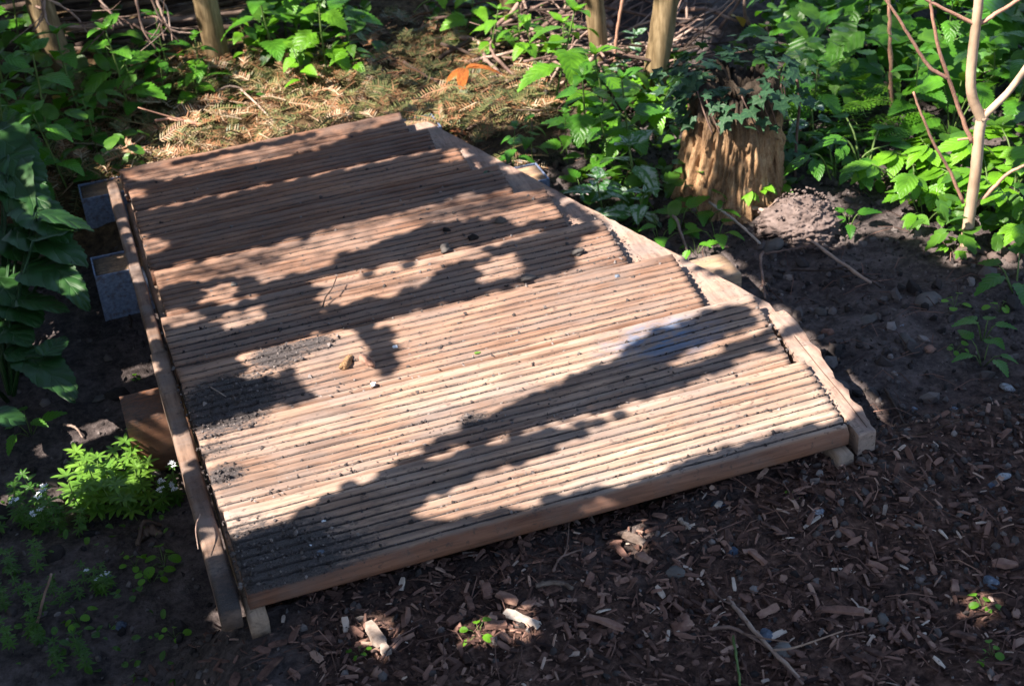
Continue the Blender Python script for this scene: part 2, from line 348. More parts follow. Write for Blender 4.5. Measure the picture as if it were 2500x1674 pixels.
g = G('plant_stem'); M['stem'] = g.finish(g.ramp(g.noise(20), [(0.3, (0.06, 0.11, 0.025)), (0.7, (0.13, 0.19, 0.05))]), 0.55)
g = G('yew_needles'); to = g.attr('tone')
c = g.ramp(to, [(0.0, (0.045, 0.068, 0.025)), (0.3, (0.135, 0.145, 0.050)), (0.48, (0.22, 0.155, 0.075)), (0.70, (0.27, 0.110, 0.050)), (0.86, (0.34, 0.19, 0.105)), (1.0, (0.44, 0.34, 0.23))])
M['yew'] = g.finish(c, 0.5, None, 0.35, 0, c, 0.15)
g = G('orange_dry_leaf'); n1 = g.noise(35, None, 4); n2 = g.noise(160, None, 5, .7); M['orange'] = g.finish(g.ramp(g.math('ADD', g.math('MULTIPLY', n1, .6), g.math('MULTIPLY', n2, .4)), [(0.36, (0.10, 0.026, 0.010)), (0.48, (0.36, 0.100, 0.018)), (0.62, (0.62, 0.22, 0.04))]), 0.6, g.bump(n2, .8), 0.3, 0, (0.55, 0.17, 0.03), 0.3)
g = G('yellow_dry_leaf'); M['yellow'] = g.finish(g.ramp(g.noise(40), [(0.3, (0.35, 0.19, 0.03)), (0.7, (0.55, 0.36, 0.07))]), 0.5, None, 0.3, 0, (0.6, 0.4, 0.05), 0.3)
g = G('brown_dry_leaf'); M['brown'] = g.finish(g.ramp(g.noise(40), [(0.3, (0.13, 0.045, 0.022)), (0.7, (0.32, 0.13, 0.06))]), 0.55, None, 0.3, 0, (0.4, 0.15, 0.05), 0.2)
g = G('white_petal'); M['petal'] = g.finish((0.75, 0.77, 0.82), 0.6, None, 0.2)
g = G('crown_leaf'); M['crown'] = g.finish(g.ramp(g.noise(6), [(0.3, (0.03, 0.07, 0.015)), (0.7, (0.07, 0.14, 0.025))]), 0.5)
g = G('tree_bark'); n1 = g.noise(9, g.coord('Object', (4, 4, 1)), 6, .7); M['bark'] = g.finish(g.ramp(n1, [(0.3, (0.04, 0.03, 0.022)), (0.7, (0.14, 0.11, 0.085))]), 0.9, g.bump(n1, 0.8, 0.02), 0.1)

# ------------------------------------------------------------------ ground sheet
def gline(a, b, step, far):
    mid = np.arange(a, b + 1e-6, step); s = step; lo = []; x = a
    while x > -far: s *= 1.45; x -= s; lo.append(x)
    s = step; hi = []; x = b
    while x < far: s *= 1.45; x += s; hi.append(x)
    return np.concatenate([lo[::-1], mid, hi])
gx = gline(-0.45, 2.1, 0.0115, 90.0); gy = gline(-0.6, 2.65, 0.0115, 90.0)
GX, GY = np.meshgrid(gx, gy); GZ = ground(GX, GY)
nx, ny = len(gx), len(gy)
idx = np.arange(nx * ny).reshape(ny, nx)
F = np.stack([idx[:-1, :-1], idx[:-1, 1:], idx[1:, 1:], idx[1:, :-1]], -1).reshape(-1, 4)
edge = vnoise(GX * 5, GY * 5, 21) * 0.10
mul = sst(0.12, -0.08, GY + edge - 0.05 * (GX > 0.55)) * sst(-0.02, 0.10, GX + edge)
lit = sst(0.98, 1.12, GY + edge * .6) * sst(0.95, 0.72, GX + edge)
mb = MB(); mb.add(np.stack([GX.ravel(), GY.ravel(), GZ.ravel()], 1), F.tolist(), None, mulch=mul.ravel(), litter=lit.ravel())
gro = tag(mb.build('ground', M['ground']), kind='structure')

# ------------------------------------------------------------------ the deck
deck = thing('wooden_deck', 'low deck of weathered grooved boards with stepped right ends on three sleepers', 'deck', (0, 0, 0))
YB = [0.0, 0.140, 0.296, 0.432, 0.564, 0.686, 0.785, 0.873, 0.953, 1.028]
XR = [(.673, .691), (.678, .702), (.643, .655), (.598, .608), (.562, .569), (.527, .532), (.494, .496), (.466, .474), (.446, .450)]
XL = [.004, .001, .0, -.001, .007, .005, .006, .007, .002]
PATCH = [(.035, .035, .075, 1.0), (.10, .03, .05, .7), (.02, .08, .05, .7), (.155, .055, .06, .45), (.30, .03, .05, .25),
         (.015, .20, .022, .9), (.015, .25, .03, .6), (.05, .345, .055, 1.0), (.035, .31, .05, .9), (.11, .335, .06, .5), (.12, .405, .035, .9), (.165, .415, .03, .8),
         (.05, .47, .035, .5), (.30, .19, .018, .8), (.02, .44, .03, .5), (.33, .075, .05, .25), (.45, .06, .1, .12)]
pc = at((1610, 835), DECK)
def soil_at(x, y):
    s = np.zeros_like(x)
    for px, py, r, k in PATCH:
        d = np.sqrt(((x - px) / 1.35) ** 2 + (y - py) ** 2) / r
        s = np.maximum(s, .88 * k * np.clip(1.35 - d, 0, 1) ** .8)
    return s
BOARD_SURF = []
for bi in range(9):
    y0, y1 = YB[bi] + 0.0030, YB[bi + 1] - 0.0030
    if bi == 0: y0 = 0.0
    w = y1 - y0; th = 0.021
    lift = [0.0012, 0.0, .0006, -.0008, .0010, -.0006, .0008, -.0005, .0015][bi]
    flat_back = 0.028 if bi == 8 else 0.0075
    flat_front = 0.0135 if bi == 0 else 0.0065
    nr = max(3, round((w - flat_back - flat_front) / 0.0132)); pit = (w - flat_back - flat_front) / nr
    prof = [(0.0, -th, 0), (0.0, -th * .55, 0), (0.0, -0.007, 0), (0.0012, -0.003, 0), (0.004, -0.0006, 0), (flat_front * .75, 0, 0)]
    if bi == 0: prof = [(0.002, -th, 0), (0.0, -th + .003, 0), (0.0, -0.013, 0), (0.0014, -0.0065, 0), (0.005, -0.0022, 0), (0.0095, -0.0004, 0)]
    y = flat_front
    for k in range(nr):
        gd = 0.0040
        prof += [(y, -0.0005, .2), (y + .035 * pit, -gd * .7, .95), (y + .15 * pit, -gd, 1.08), (y + .265 * pit, -gd * .7, .95), (y + .30 * pit, -0.0005, .2), (y + .33 * pit, 0, 0), (y + .65 * pit, 0, 0), (y + .97 * pit, 0, 0)]
        y += pit
    prof += [(y, 0, 0), (w - 0.003, -0.0004, 0), (w - 0.0008, -0.003, 0), (w, -0.007, 0), (w, -th, 0)]
    prof = np.array(prof); npf = len(prof); ns = 78
    yy = y0 + prof[:, 0]
    xr = XR[bi][0] + (XR[bi][1] - XR[bi][0]) * (prof[:, 0] / w) + 0.0011 * np.sin(prof[:, 0] * 900) 
    xl = XL[bi] + 0.0012 * vnoise(prof[:, 0] * 150, 0 * yy, bi)
    T = np.linspace(0, 1, ns + 1)[:, None]
    X = xl[None, :] + (xr - xl)[None, :] * T
    Y = yy[None, :] + 0.0009 * vnoise(X * 4, 0 * X + bi, 31) + 0.0002 * vnoise(X * 24, np.arange(npf)[None, :] * .25 + 0 * X, 32)
    topm = (prof[:, 1] > -0.006).astype(float)[None, :]
    Z = DECK + lift + prof[:, 1][None, :] + topm * (0.0006 * vnoise(X * 40, np.arange(npf)[None, :] * .35 + 0 * X, 33 + bi) + 0.0004 * vnoise(X * 160, np.arange(npf)[None, :] * .8 + 0 * X, 50 + bi))
    Z = Z + 0.0050 * (prof[:, 0] / w)[None, :] * topm + 0.0014 * vnoise(X * 2.2, Y * 5, 80 + bi) + (0.0022 * sst(0.5, 0.7, X) if bi == 1 else 0)
    sl = np.maximum(prof[:, 2][None, :] * (0.84 + 0.26 * vnoise(X * 9, Y * 26, 90 + bi)), soil_at(X, Y)) * (prof[:, 1][None, :] > -0.006)
    Z = Z + 0.003 * np.clip(soil_at(X, Y) - .55, 0, 1)
    pd = np.sqrt(((X - pc[0]) / 1.9) ** 2 + (Y - pc[1]) ** 2) / 0.045
    pt = np.clip(1.1 - pd, 0, 1)
    V = np.stack([X, Y, Z], -1).reshape(-1, 3)
    f = []
    for i in range(ns):
        a = i * npf
        for j in range(npf - 1): f.append((a + j, a + npf + j, a + npf + j + 1, a + j + 1))
        f.append((a + npf - 1, a + 2 * npf - 1, a + npf, a))
    f.append(tuple(range(npf))); f.append(tuple(ns * npf + j for j in range(npf - 1, -1, -1)))
    mb = MB(); mb.add(V, f, None, soil=sl.ravel(), paint=pt.ravel(), age=(np.ones_like(X) * [.10, 0, .45, .5, .8, .85, 1, 1, .9][bi] + (1.5 if bi == 0 else .6) * (prof[:, 0] < .006)[None, :] * (prof[:, 1] < -.002)[None, :]).ravel().clip(0, 1.6))  # board age, plus shade put into the colour of the front edge faces
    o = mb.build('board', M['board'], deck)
    BOARD_SURF.append((X, Y, Z, sl, prof))
    o['label'] = ['front board, dirtiest at its left corner', 'second board from the front, blue smear near its right end', None, None, None, None, None, None, 'rear board with a plain ungrooved back strip'][bi] or 'grooved weathered board'
    if bi not in (0, 1, 8): del o['label']

# side rails, joists, diagonal rail, waney edge strip
def prism(mb, outline, z0, z1, seg=0.012, wob=0.0008, **at_):
    """closed outline (x, y) given a thickness; edges subdivided a little and wavy"""
    pts = []
    for i in range(len(outline)):
        a = np.array(outline[i], float); b = np.array(outline[(i + 1) % len(outline)], float); n = max(1, int(np.linalg.norm(b - a) / seg))
        for k in range(n): pts.append(a + (b - a) * k / n + RNG.uniform(-wob, wob, 2))
    pts = np.array(pts); n = len(pts); ctr = pts.mean(0)
    ins = pts + (ctr - pts) * (0.0016 / np.maximum(.01, np.linalg.norm(ctr - pts, axis=1)))[:, None]
    zs = z1 + RNG.uniform(-.0004, .0004, n)
    V = np.concatenate([np.c_[pts, np.full(n, z0)], np.c_[pts, zs - 0.0016], np.c_[ins, zs]])
    f = [(i, (i+1) % n, n + (i+1) % n, n + i) for i in range(n)] + [(n+i, n+(i+1) % n, 2*n+(i+1) % n, 2*n+i) for i in range(n)]
    f += [tuple(range(n-1, -1, -1)), tuple(2*n + i for i in range(n))]
    mb.add(V, f, None, **at_)
mb = MB()
ns = 40
for_rail = np.linspace(-0.002, 1.008, ns)
bar(mb, (-0.0165, -0.003, DECK - .006), (-0.0145, 0.50, DECK - .009), (0, 0, 1), .0215, .027, 40, .0022, .0009, soil=0)
rl = mb.build('side_rail', M['rail'], deck); rl['label'] = 'left edge rail, front length smeared with soil'
so_ = np.array([max(0, float(np.clip(.95 - (v.co.y / .17), 0, 1)) * .8) if v.co.z > DECK - .016 else 0 for v in rl.data.vertices], np.float32)
rl.data.attributes['soil'].data.foreach_set('value', so_)
mb = MB(); bar(mb, (-0.0145, 0.5012, DECK - .009), (-0.0135, 1.009, DECK - .006), (0, 0, 1), .0165, .026, 40, .002, .0008, soil=0); mb.build('side_rail', M['rail'], deck)
mb = MB()
prism(mb, [(.487, 1.03), (.4945, 1.03), (.735, .3005), (.731, .262), (.660, .262), (.430, 1.03)], DECK - .049, DECK - .0222)
# its visible triangles lie just under the boards' ends
dr = mb.build('diagonal_rail', M['pale_rail'], deck, smooth=False)
mb = MB()
out = [(.711, .2605), (.731, .2605), (.7335, .235), (.729, .20), (.7255, .185), (.728, .165), (.722, .14), (.7195, .115), (.7145, .10), (.716, .075), (.709, .06), (.7125, .04), (.708, .02), (.7055, .006), (.7045, -.003), (.683, -.005), (.686, .05), (.69, .10), (.695, .17), (.703, .23)]
prism(mb, out, DECK - .034, DECK - .0065, .006, .0011)
o = mb.build('edge_strip', M['pale_rail'], deck, smooth=False); o['label'] = 'pale strip with a rough waney outer edge'
mb = MB(); tube(mb, [(.6985, .005, DECK-.0062), (.7045, .07, DECK-.0061), (.708, .13, DECK-.0062), (.714, .20, DECK-.0062)], .0006, 4); mb.build('crack', M['dark_stick'], o)
for x, ye in ((0.0085, .955), (0.664, .30)):
    mb = MB(); bar(mb, (x, -0.012, DECK - .0224), (x, ye, DECK - .0224), (0, 0, 1), .019, .0265, 24, .0015, .0006)
    mb.build('joist', M['joist'], deck)
mb = MB(); bar(mb, (.34, .09, DECK - .0224), (.34, .98, DECK - .0224), (0, 0, 1), .03, .0265, 12, .0015); mb.build('joist', M['joist'], deck)
BT = DECK - .0495
def bracket(x0, x1, y0, y1, beam, end):
    mb = MB(); t = .0022; zt = BT + .0014; zb = BT - .092
    a, b = (x0 + t, x1) if end < 0 else (x0, x1 - t)
    box(mb, (a, y0 - t, zb), (b, y0 - .0001, zt)); box(mb, (a, y1 + .0001, zb), (b, y1 + t, zt))
    if end < 0: box(mb, (x0, y0 - t, zb), (x0 + t - .0001, y1 + t, zt))
    else: box(mb, (x1 - t + .0001, y0 - t, zb), (x1, y1 + t, zt))
    return mb.build('metal_bracket', M['metal'], beam, smooth=False)
BEAMS = [(-.060, .522, 1.082, .050, True), (-.067, .617, .829, .054, True), (-.074, .757, .4545, .062, False)]
for xa, xb, yc, bw, br in BEAMS:
    mb = MB()
    bar(mb, (xa, yc, BT), (xb, yc, BT), (0, 0, 1), bw, .085, 40, .002, .0007, soil=0)
    b = mb.build('sleeper_beam', M['beam'], deck)
    s = np.array([.5 * float(np.clip((.02 - v.co.x) / .06, 0, 1)) if v.co.z > BT - .004 and v.co.x < 0.03 else 0 for v in b.data.vertices], np.float32)
    b.data.attributes['soil'].data.foreach_set('value', s)
    if not br:
        ag = b.data.attributes.new('age', 'FLOAT', 'POINT'); ag.data.foreach_set('value', np.array([1.6 * float(np.clip((.45 - v.co.x) / .2, 0, 1)) for v in b.data.vertices], np.float32)); b['label'] = 'front sleeper, darker and redder at its left end'  # wood darker and redder towards the left end
    if br:
        bracket(xa - .003, .05, yc - bw/2 - .0012, yc + bw/2 + .0012, b, -1)
        bracket(xb - .05, xb + .003, yc - bw/2 - .0012, yc + bw/2 + .0012, b, 1)

# ------------------------------------------------------------------ posts of the brushwood fence
POSTS = [((168, 215), (100, 0), .046, .70, 'leftmost round post, thick and leaning, by the shaded stack of sticks'),
         ((537, 152), (506, 0), .044, .66, 'round post with diagonal shadow bands above the left nettles'),
         ((1252, 48), (1243, 0), .046, .6, 'pale post at the top edge, only its foot showing above the brush'),
         ((1466, 158), (1448, 0), .034, .66, 'thin grey-brown round post in the middle of the tangled brush'),
         ((1590, 228), (1617, 0), .042, .70, 'pale sunlit post just left of the ivy-covered stump')]
PB = []
for (b, tp, w, h, lab) in POSTS:
    p = at(b); q = upright(tp, p); d = (q - p) / np.linalg.norm(q - p); p0 = p - d * .05; p1 = p + d * h
    mb = MB(); pts = smooth_path([p0, p + d * h * .3 + RNG.normal(0, .004, 3), p + d * h * .65 + RNG.normal(0, .004, 3), p1], 9)
    tube(mb, pts, np.linspace(w/2 * 1.04, w/2 * .97, len(pts)), 14, True, .05)
    tag(mb.build('fence_post', M['post'], origin=p), lab, 'post', 'posts of the brushwood fence'); PB.append(p)

# ------------------------------------------------------------------ sticks
def stick(pts, r0, r1, label, mat='stick', group=None, name='stick', side=0, cat='stick'):
    mb = MB(); P = smooth_path(pts, 7, r0 * .18); n = len(P)
    tube(mb, P, np.linspace(r0, r1, n) * (1 + .12 * RNG.normal(0, 1, n)), 6, True, .06)
    for _ in range(side):
        i = RNG.integers(n // 3, n - 2); a = P[i]; d = P[i+1] - P[i]; d /= np.linalg.norm(d); L = RNG.uniform(.03, .09)
        o = RNG.normal(0, 1, 3); o -= d * (o @ d); o /= np.linalg.norm(o); o[2] = abs(o[2])
        tube(mb, smooth_path([a, a + (d * .6 + o * .6) * L * .5, a + (d * .8 + o) * L], 4), np.linspace(r1 * .9, r1 * .4, 9), 5)
    return tag(mb.build(name, M[mat], origin=P[0]), label, cat, group)
def on(p, up=0.0): q = at(p); q[2] += up; return q
NAMED = [
 ([(1750, 518, .012), (1830, 527, .014), (1905, 555, .016), (2000, 625, .014), (2125, 708, .012)], .0042, .0022, 'long pale stick lying on the dark soil below the mole mound', 'stick', 1),
 ([(1112, 95, .03), (1120, 122, .03), (1168, 140, .03), (1190, 178, .025), (1245, 216, .012)], .0055, .0035, 'curved brown stick beside the orange leaf', 'stick', 0),
 ([(1200, 112, .03), (1250, 30, .06), (1285, -30, .1)], .0045, .004, 'straight pale stick propped against the post at the top edge', 'stick', 0),
 ([(1270, 130, .03), (1300, 85, .05), (1360, 40, .07), (1410, 10, .08)], .006, .004, 'grey arched branch in front of the tangled brush', 'stick', 1),
 ([(1275, 135, .02), (1320, 112, .03), (1370, 95, .03)], .0085, .008, 'thick pale peeled branch in the brush beside the nettle', 'stick', 0),
 ([(1425, 108, .03), (1460, 102, .035), (1492, 100, .035)], .008, .007, 'short thick cut branch crossing the thin grey post', 'stick', 0),
 ([(1420, 205, .02), (1450, 180, .03), (1500, 150, .04)], .006, .004, 'brown branch end pointing down left from the thin post', 'stick', 0),
 ([(1502, 190, .02), (1505, 90, .1), (1520, 0, .18), (1527, -40, .22)], .0033, .0025, 'upright reddish stem between the two right posts', 'twig', 0),
 ([(1835, 95, .02), (1822, 40, .07), (1815, -20, .12)], .004, .003, 'upright grey stem above the ivy on the stump', 'stick', 0),
 ([(1660, 25, .05), (1720, 60, .03), (1800, 78, .02)], .005, .003, 'slanting pale stick under the yellow leaf behind the stump', 'stick', 1),
 ([(1758, 70, .05), (1800, 10, .1), (1830, -30, .12)], .003, .003, 'thin upright stalk behind the stump near the yellow leaf', 'stick', 0),
 ([(2175, 300, .02), (2175, 170, .16), (2172, 60, .26), (2170, -30, .33)], .0042, .003, 'upright reddish bare stem in the greenery left of the sapling', 'twig', 0),
 ([(1612, 552, .01), (1648, 575, .03), (1678, 625, .005)], .0028, .002, 'straw-coloured bent stalk beside the cut right beam end', 'pale_chip', 0),
 ([(1730, 535, .03), (1790, 565, .02), (1855, 612, .012)], .0022, .0018, 'straw-coloured straight stalk right of the low nettle seedlings', 'pale_chip', 0),
 ([(1862, 628, .008), (1856, 660, .02), (1862, 700, .01), (1868, 735, .005)], .0022, .0016, 'thin grey stem curving down behind the diagonal rail', 'stick', 0),
 ([(1865, 635, .01), (1920, 632, .015), (1985, 618, .012), (2060, 622, .01)], .0018, .0012, 'thin pale twig crossing the long stick on the soil', 'stick', 0),
 ([(1930, 672, .008), (2010, 678, .012), (2070, 670, .01), (2150, 712, .006)], .0016, .0012, 'dark thin twig lying right of the cut beam end', 'dark_stick', 1),
 ([(2160, 955, .004), (2200, 1030, .006), (2240, 1110, .004)], .0024, .0015, 'grey thin stem on the soil right of the waney strip', 'dark_stick', 1),
 ([(1780, 1470, .006), (1840, 1560, .012), (1950, 1665, .006)], .0026, .0016, 'long reddish straw stalk on the mulch at the bottom', 'stick', 2),
 ([(1730, 1545, .006), (1790, 1555, .012), (1880, 1600, .008), (1960, 1680, .006)], .002, .0014, 'pale forked straw lying across the bottom mulch', 'stick', 1),
 ([(1790, 1560, .005), (1800, 1640, .01), (1806, 1690, .01)], .0016, .0012, 'greenish thin stalk standing at the bottom edge of the mulch', 'stem', 0),
 ([(1725, 1430, .006), (1760, 1480, .01), (1805, 1490, .006)], .0016, .001, 'thin pale bent twig on the mulch right of the pink stone', 'stick', 0),
 ([(1660, 1278, .006), (1672, 1290, .007), (1686, 1301, .006)], .003, .002, 'short bright splinter on the mulch below the front board', 'pale_chip', 0),
 ([(1310, 1440, .006), (1360, 1438, .01), (1400, 1447, .006)], .003, .0022, 'straight tan straw lying on the mulch under the front board', 'pale_chip', 0),
 ([(1350, 1405, .006), (1372, 1375, .009), (1425, 1350, .006)], .0016, .001, 'forked thin twig on the mulch below the middle of the front board', 'stick', 1),
 ([(310, 730, .0), (318, 770, .0), (320, 800, .0)], .003, .002, 'small dark stub beside the second metal bracket', 'dark_stick', 0),
 ([(350, 1320, .008), (372, 1308, .01), (392, 1318, .008)], .006, .005, 'short thick grey twig piece on the dark soil left of the rail', 'dark_stick', 0),
 ([(340, 1340, .006), (360, 1305, .02), (395, 1292, .006)], .003, .002, 'crooked brown twig on the soil beside the left rail', 'dark_stick', 0),
 ([(160, 1045, .006), (190, 1062, .012), (205, 1075, .004)], .0022, .0012, 'thin pale stalk on the bare soil left of the third beam', 'stick', 0),
 ([(95, 1540, .01), (110, 1450, .05), (125, 1400, .06)], .0018, .0012, 'upright dry stalk in the bottom left shade', 'stick', 0),
 ([(300, 372, .03), (342, 388, .02), (400, 398, .012)], .0028, .002, 'pale straight twig on the needle litter behind the rear board', 'pale_chip', 0),
 ([(595, 258, .03), (640, 300, .03), (690, 337, .012)], .0018, .0013, 'pale diagonal twig leaning on the rear board', 'stick', 0),
 ([(530, 262, .03), (570, 256, .035), (600, 257, .03)], .0022, .0016, 'short level straw above the needle litter', 'pale_chip', 0),
 ([(500, 345, .03), (460, 342, .035), (420, 330, .03), (378, 295, .05)], .0034, .0024, 'curved reddish stem in the needle litter behind the deck', 'twig', 1),
 ([(990, 190, .03), (1040, 210, .02), (1075, 218, .015)], .0026, .0018, 'pale twig in the needle litter left of the orange leaf', 'stick', 0),
 ([(1040, 60, .04), (1075, 90, .05), (1078, 130, .03)], .002, .0015, 'arched brown stalk in the dry clippings at the top', 'stick', 0),
 ([(1140, 330, .01), (1230, 300, .02), (1330, 295, .02), (1400, 280, .015)], .0022, .0015, 'long dark stem arching over the shaded soil right of the first beam', 'dark_stick', 1),
 ([(1300, 360, .01), (1302, 340, .03), (1295, 320, .05)], .002, .0014, 'short upright stem behind the second beam end', 'dark_stick', 0),
]
for pts, r0, r1, lab, mt, sd_ in NAMED:
    P = []
    b0 = on(pts[0][:2])
    for (x, y, h) in pts:
        if h >= .045:      # standing stems: heights measured on an upright plane through the foot
            P.append(upright((x, y), b0))
        else: P.append(on((x, y), h))
    stick(P, r0, r1, lab, mt, None, 'twig' if r0 < .003 else 'stick', sd_, 'twig' if r0 < .003 else 'stick')
# the leaning woven stack between the two left posts: long dark sticks lying along the fence line
A0, A1 = at((-60, 205)), at((640, 120))
fd = (A1 - A0); fl = np.linalg.norm(fd[:2]); fd /= np.linalg.norm(fd); back = np.array([-fd[1], fd[0], 0]); back /= np.linalg.norm(back)
for i in range(76):
    lay = i % 38; t0 = RNG.uniform(-.12, fl - .3); L = RNG.uniform(.28, .62)
    z = .07 + lay * .0085 + RNG.uniform(-.006, .006); off = .03 + RNG.uniform(0, .07) + (.03 if i < 38 else 0) 
    a = A0 + fd * t0 + back * off; sl = RNG.normal(.03, .05)
    b = a + fd * L; a[2] = max(a[2], 0) + z - .06; b[2] = a[2] + sl * L * 1.5
    mid = (a + b) / 2 + RNG.normal(0, .008, 3)
    pale = RNG.random() < .14
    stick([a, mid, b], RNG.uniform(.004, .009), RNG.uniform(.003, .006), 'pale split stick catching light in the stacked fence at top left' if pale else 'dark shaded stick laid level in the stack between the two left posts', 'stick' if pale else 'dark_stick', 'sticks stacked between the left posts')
for i in range(16):   # twigs hanging off the stack
    x = RNG.uniform(60, 400); a = at((x, 60)) ; a = upright((x, RNG.uniform(-30, 60)), at((x, 235))); b = upright((x + RNG.uniform(-20, 110), RNG.uniform(40, 130)), at((x, 255)))
    stick([a, (a + b) / 2 + RNG.normal(0, .014, 3), b], .0026, .0014, 'thin pinkish twig hanging over the dark stack at top left', 'stick', 'twigs hanging over the left stack', 'twig', 1, 'twig')
# tangle of thin sticks around the middle posts
for i in range(150):
    c = (RNG.uniform(1190, 1690), RNG.uniform(-40, 215))
    if c[0] < 1300 and c[1] > 190: continue
    p = at(c); L = RNG.uniform(.08, .34); th = RNG.normal(.1, .9)
    d = np.array([math.cos(th), math.sin(th), RNG.normal(.05, .22)])
    a = p - d * L / 2; b = p + d * L / 2
    lift = RNG.uniform(.004, .035 + .06 * max(0, (130 - c[1]) / 130))
    for q in (a, b): q[2] = max(float(gbase(q[0], q[1])) + .003, p[2] + lift + (q[2] - p[2]))
    mid = (a + b) / 2 + RNG.normal(0, .012, 3)
    r = RNG.uniform(.0012, .0042)
    stick([a, mid, b], r, r * .6, 'dry reddish-brown stick in the loose tangle around the middle posts' if r > .0024 else 'thin dry twig in the loose tangle around the middle posts', 'stick' if RNG.random() < .75 else 'dark_stick', 'dry brush around the middle posts', 'stick' if r > .0024 else 'twig', int(RNG.random() < .4), 'stick' if r > .0024 else 'twig')

# ------------------------------------------------------------------ stump with ivy
sb = at((1784, 468)); SB = sb.copy()
topz = upright((1800, 188), sb)[2] - sb[2]
SR = .075
stump = thing('tree_stump', 'rotten crumbling tree stump, half sunlit, overgrown with ivy on top', 'stump', sb)
def stump_r(th, t):
    r = SR * (1.06 - .16 * t + .22 * (1 - t) ** 4)
    a = np.abs(vnoise(th * 5.5, t * 1.1, 12)); b = np.abs(vnoise(th * 15, t * 2.5, 13))
    r = r + .008 * vnoise(th * 2.2, t * 1.6, 11) - .015 * np.clip(.24 - a, 0, 1) / .24 - .008 * np.clip(.3 - b, 0, 1) / .3 + .005 * vnoise(th * 32, t * 14, 15)
    return r
nth, nt = 200, 50
V = []; 
for j in range(nt):
    t = j / (nt - 1)
    for i in range(nth):
        th = 2 * math.pi * i / nth
        thn = th if th < math.pi else th
        w = min(th, 2 * math.pi - th); 
        r = float(stump_r(w + 3, t)) if False else float(stump_r(math.cos(th) * 2 + 7, t) * .5 + stump_r(math.sin(th) * 2 + 17, t) * .5)
        z = topz * t * (1 + .10 * float(vnoise(math.cos(th) * 5 + 5, math.sin(th) * 5, 14)) + .05 * float(vnoise(math.cos(th) * 15 + 5, math.sin(th) * 15, 24)) + (.06 * math.cos(th - .6)))
        fl_ = .016 * (1 - t) ** 2; V.append((r * math.cos(th) - fl_ * (1 - math.cos(th)) * .7, r * math.sin(th), z - .012))
base_n = len(V)
for j in range(1, 9):
    k = 1 - j / 8
    for i in range(nth):
        th = 2 * math.pi * i / nth; x0, y0, z0 = V[(nt - 1) * nth + i]
        V.append((x0 * k, y0 * k, z0 * .8 + topz * .2 - .028 * (1 - k) - .018 * float(vnoise(x0 * k * 60, y0 * k * 60, 16)) ))
f = [(j*nth+i, j*nth+(i+1) % nth, (j+1)*nth+(i+1) % nth, (j+1)*nth+i) for j in range(nt + 7) for i in range(nth)]
mb = MB(); mb.add(V, f); mb.build('trunk', M['stump'], stump)
STV = np.array(V) + sb
# the split slab leaning on its left and slivers of torn wood
for (ang, w, h, r) in ((math.pi * 1.04, .022, .125, .082), (math.pi * 1.16, .016, .085, .083), (math.pi * 1.55, .014, .06, .080), (math.pi * 1.75, .02, .11, .079)):
    mb = MB(); c = np.array([r * math.cos(ang), r * math.sin(ang), 0]); tn = np.array([-math.sin(ang), math.cos(ang), 0]); rn = np.array([math.cos(ang), math.sin(ang), 0])
    vv = []
    for k in range(9):
        t = k / 8; ww = w * (1 - .5 * t) * (1 + .2 * RNG.normal()); zc = h * t - .01
        for a, b in ((-1, 0), (-.3, 1), (.5, .9), (1, 0), (0, -.8)):
            vv.append(c + tn * a * ww / 2 + rn * (b * .006 - t * .012 + RNG.normal(0, .0008)) + np.array([0, 0, zc]))
    ff = [(k*5+i, k*5+(i+1) % 5, (k+1)*5+(i+1) % 5, (k+1)*5+i) for k in range(8) for i in range(5)] + [tuple(range(5)), tuple(40 + i for i in range(4, -1, -1))]
    mb.add(np.array(vv), ff); mb.build('torn_slab', M['stump'], stump)

# ------------------------------------------------------------------ leaves
def leaf(kind, L, Wd, n=8, fold=.18, droop=.6, seed=0, wav=0.0):
    """returns v, f, uv of one leaf: base at the origin, growing along +y, face up"""
    teeth = dict(nettle=.20, lamium=.13, elder=.10, dock=.07, lance=0, ovate=.0, round=.10, hop=.16)[kind]
    m = 2 * n; V = []; UV = []
    for i in range(m + 1):
        t = i / m
        if kind in ('nettle', 'lamium'): w = min(1, (t / .20 + .06) ** .55) * (1 - t) ** .72 * 1.28
        elif kind == 'hop': w = min(1, (t / .25 + .1) ** .5) * (1 - t) ** .6 * 1.25
        elif kind == 'dock': w = min(1, (t / .16 + .02) ** .55) * (1 - t ** 2.6) ** .8
        elif kind == 'lance': w = math.sin(math.pi * min(1, t ** .95 + .0)) ** .85
        elif kind == 'round': w = math.sqrt(max(0, 1 - (2 * t - 1) ** 2)) * (1 if t > .1 else 1.15)
        else: w = math.sin(math.pi * t ** .78) ** .9
        if i == m: w = 0.0
        k = 1 - (teeth if i % 2 == 0 else 0); fw = (.45 * L / m) if i % 2 else -.1 * L / m
        fw = fw if teeth and 0 < i < m else 0
        hw = Wd / 2 * max(w, .0)
        a = droop * t; y = L * (math.sin(a) / droop if droop else t); z = -L * ((1 - math.cos(a)) / droop if droop else 0)
        for s in (-1, -.5, 0, .5, 1):
            e = abs(s) == 1
            x = s * hw * (k if e else 1)
            zz = z + fold * abs(x) * (1 - .55 * abs(s)) + (wav * L * math.sin(t * 17 + s * 2 + seed) * abs(s))
            yy = y + (fw if e else 0) - (.10 * L * abs(s) * (1 - t) ** 6 if kind in ('nettle', 'lamium', 'hop') else 0)
            V.append((x, yy, zz)); UV.append((.5 + .5 * s, t))
    f = []
    for i in range(m):
        for j in range(4): f.append((i*5+j, i*5+j+1, (i+1)*5+j+1, (i+1)*5+j))
    return np.array(V), f, np.array(UV)
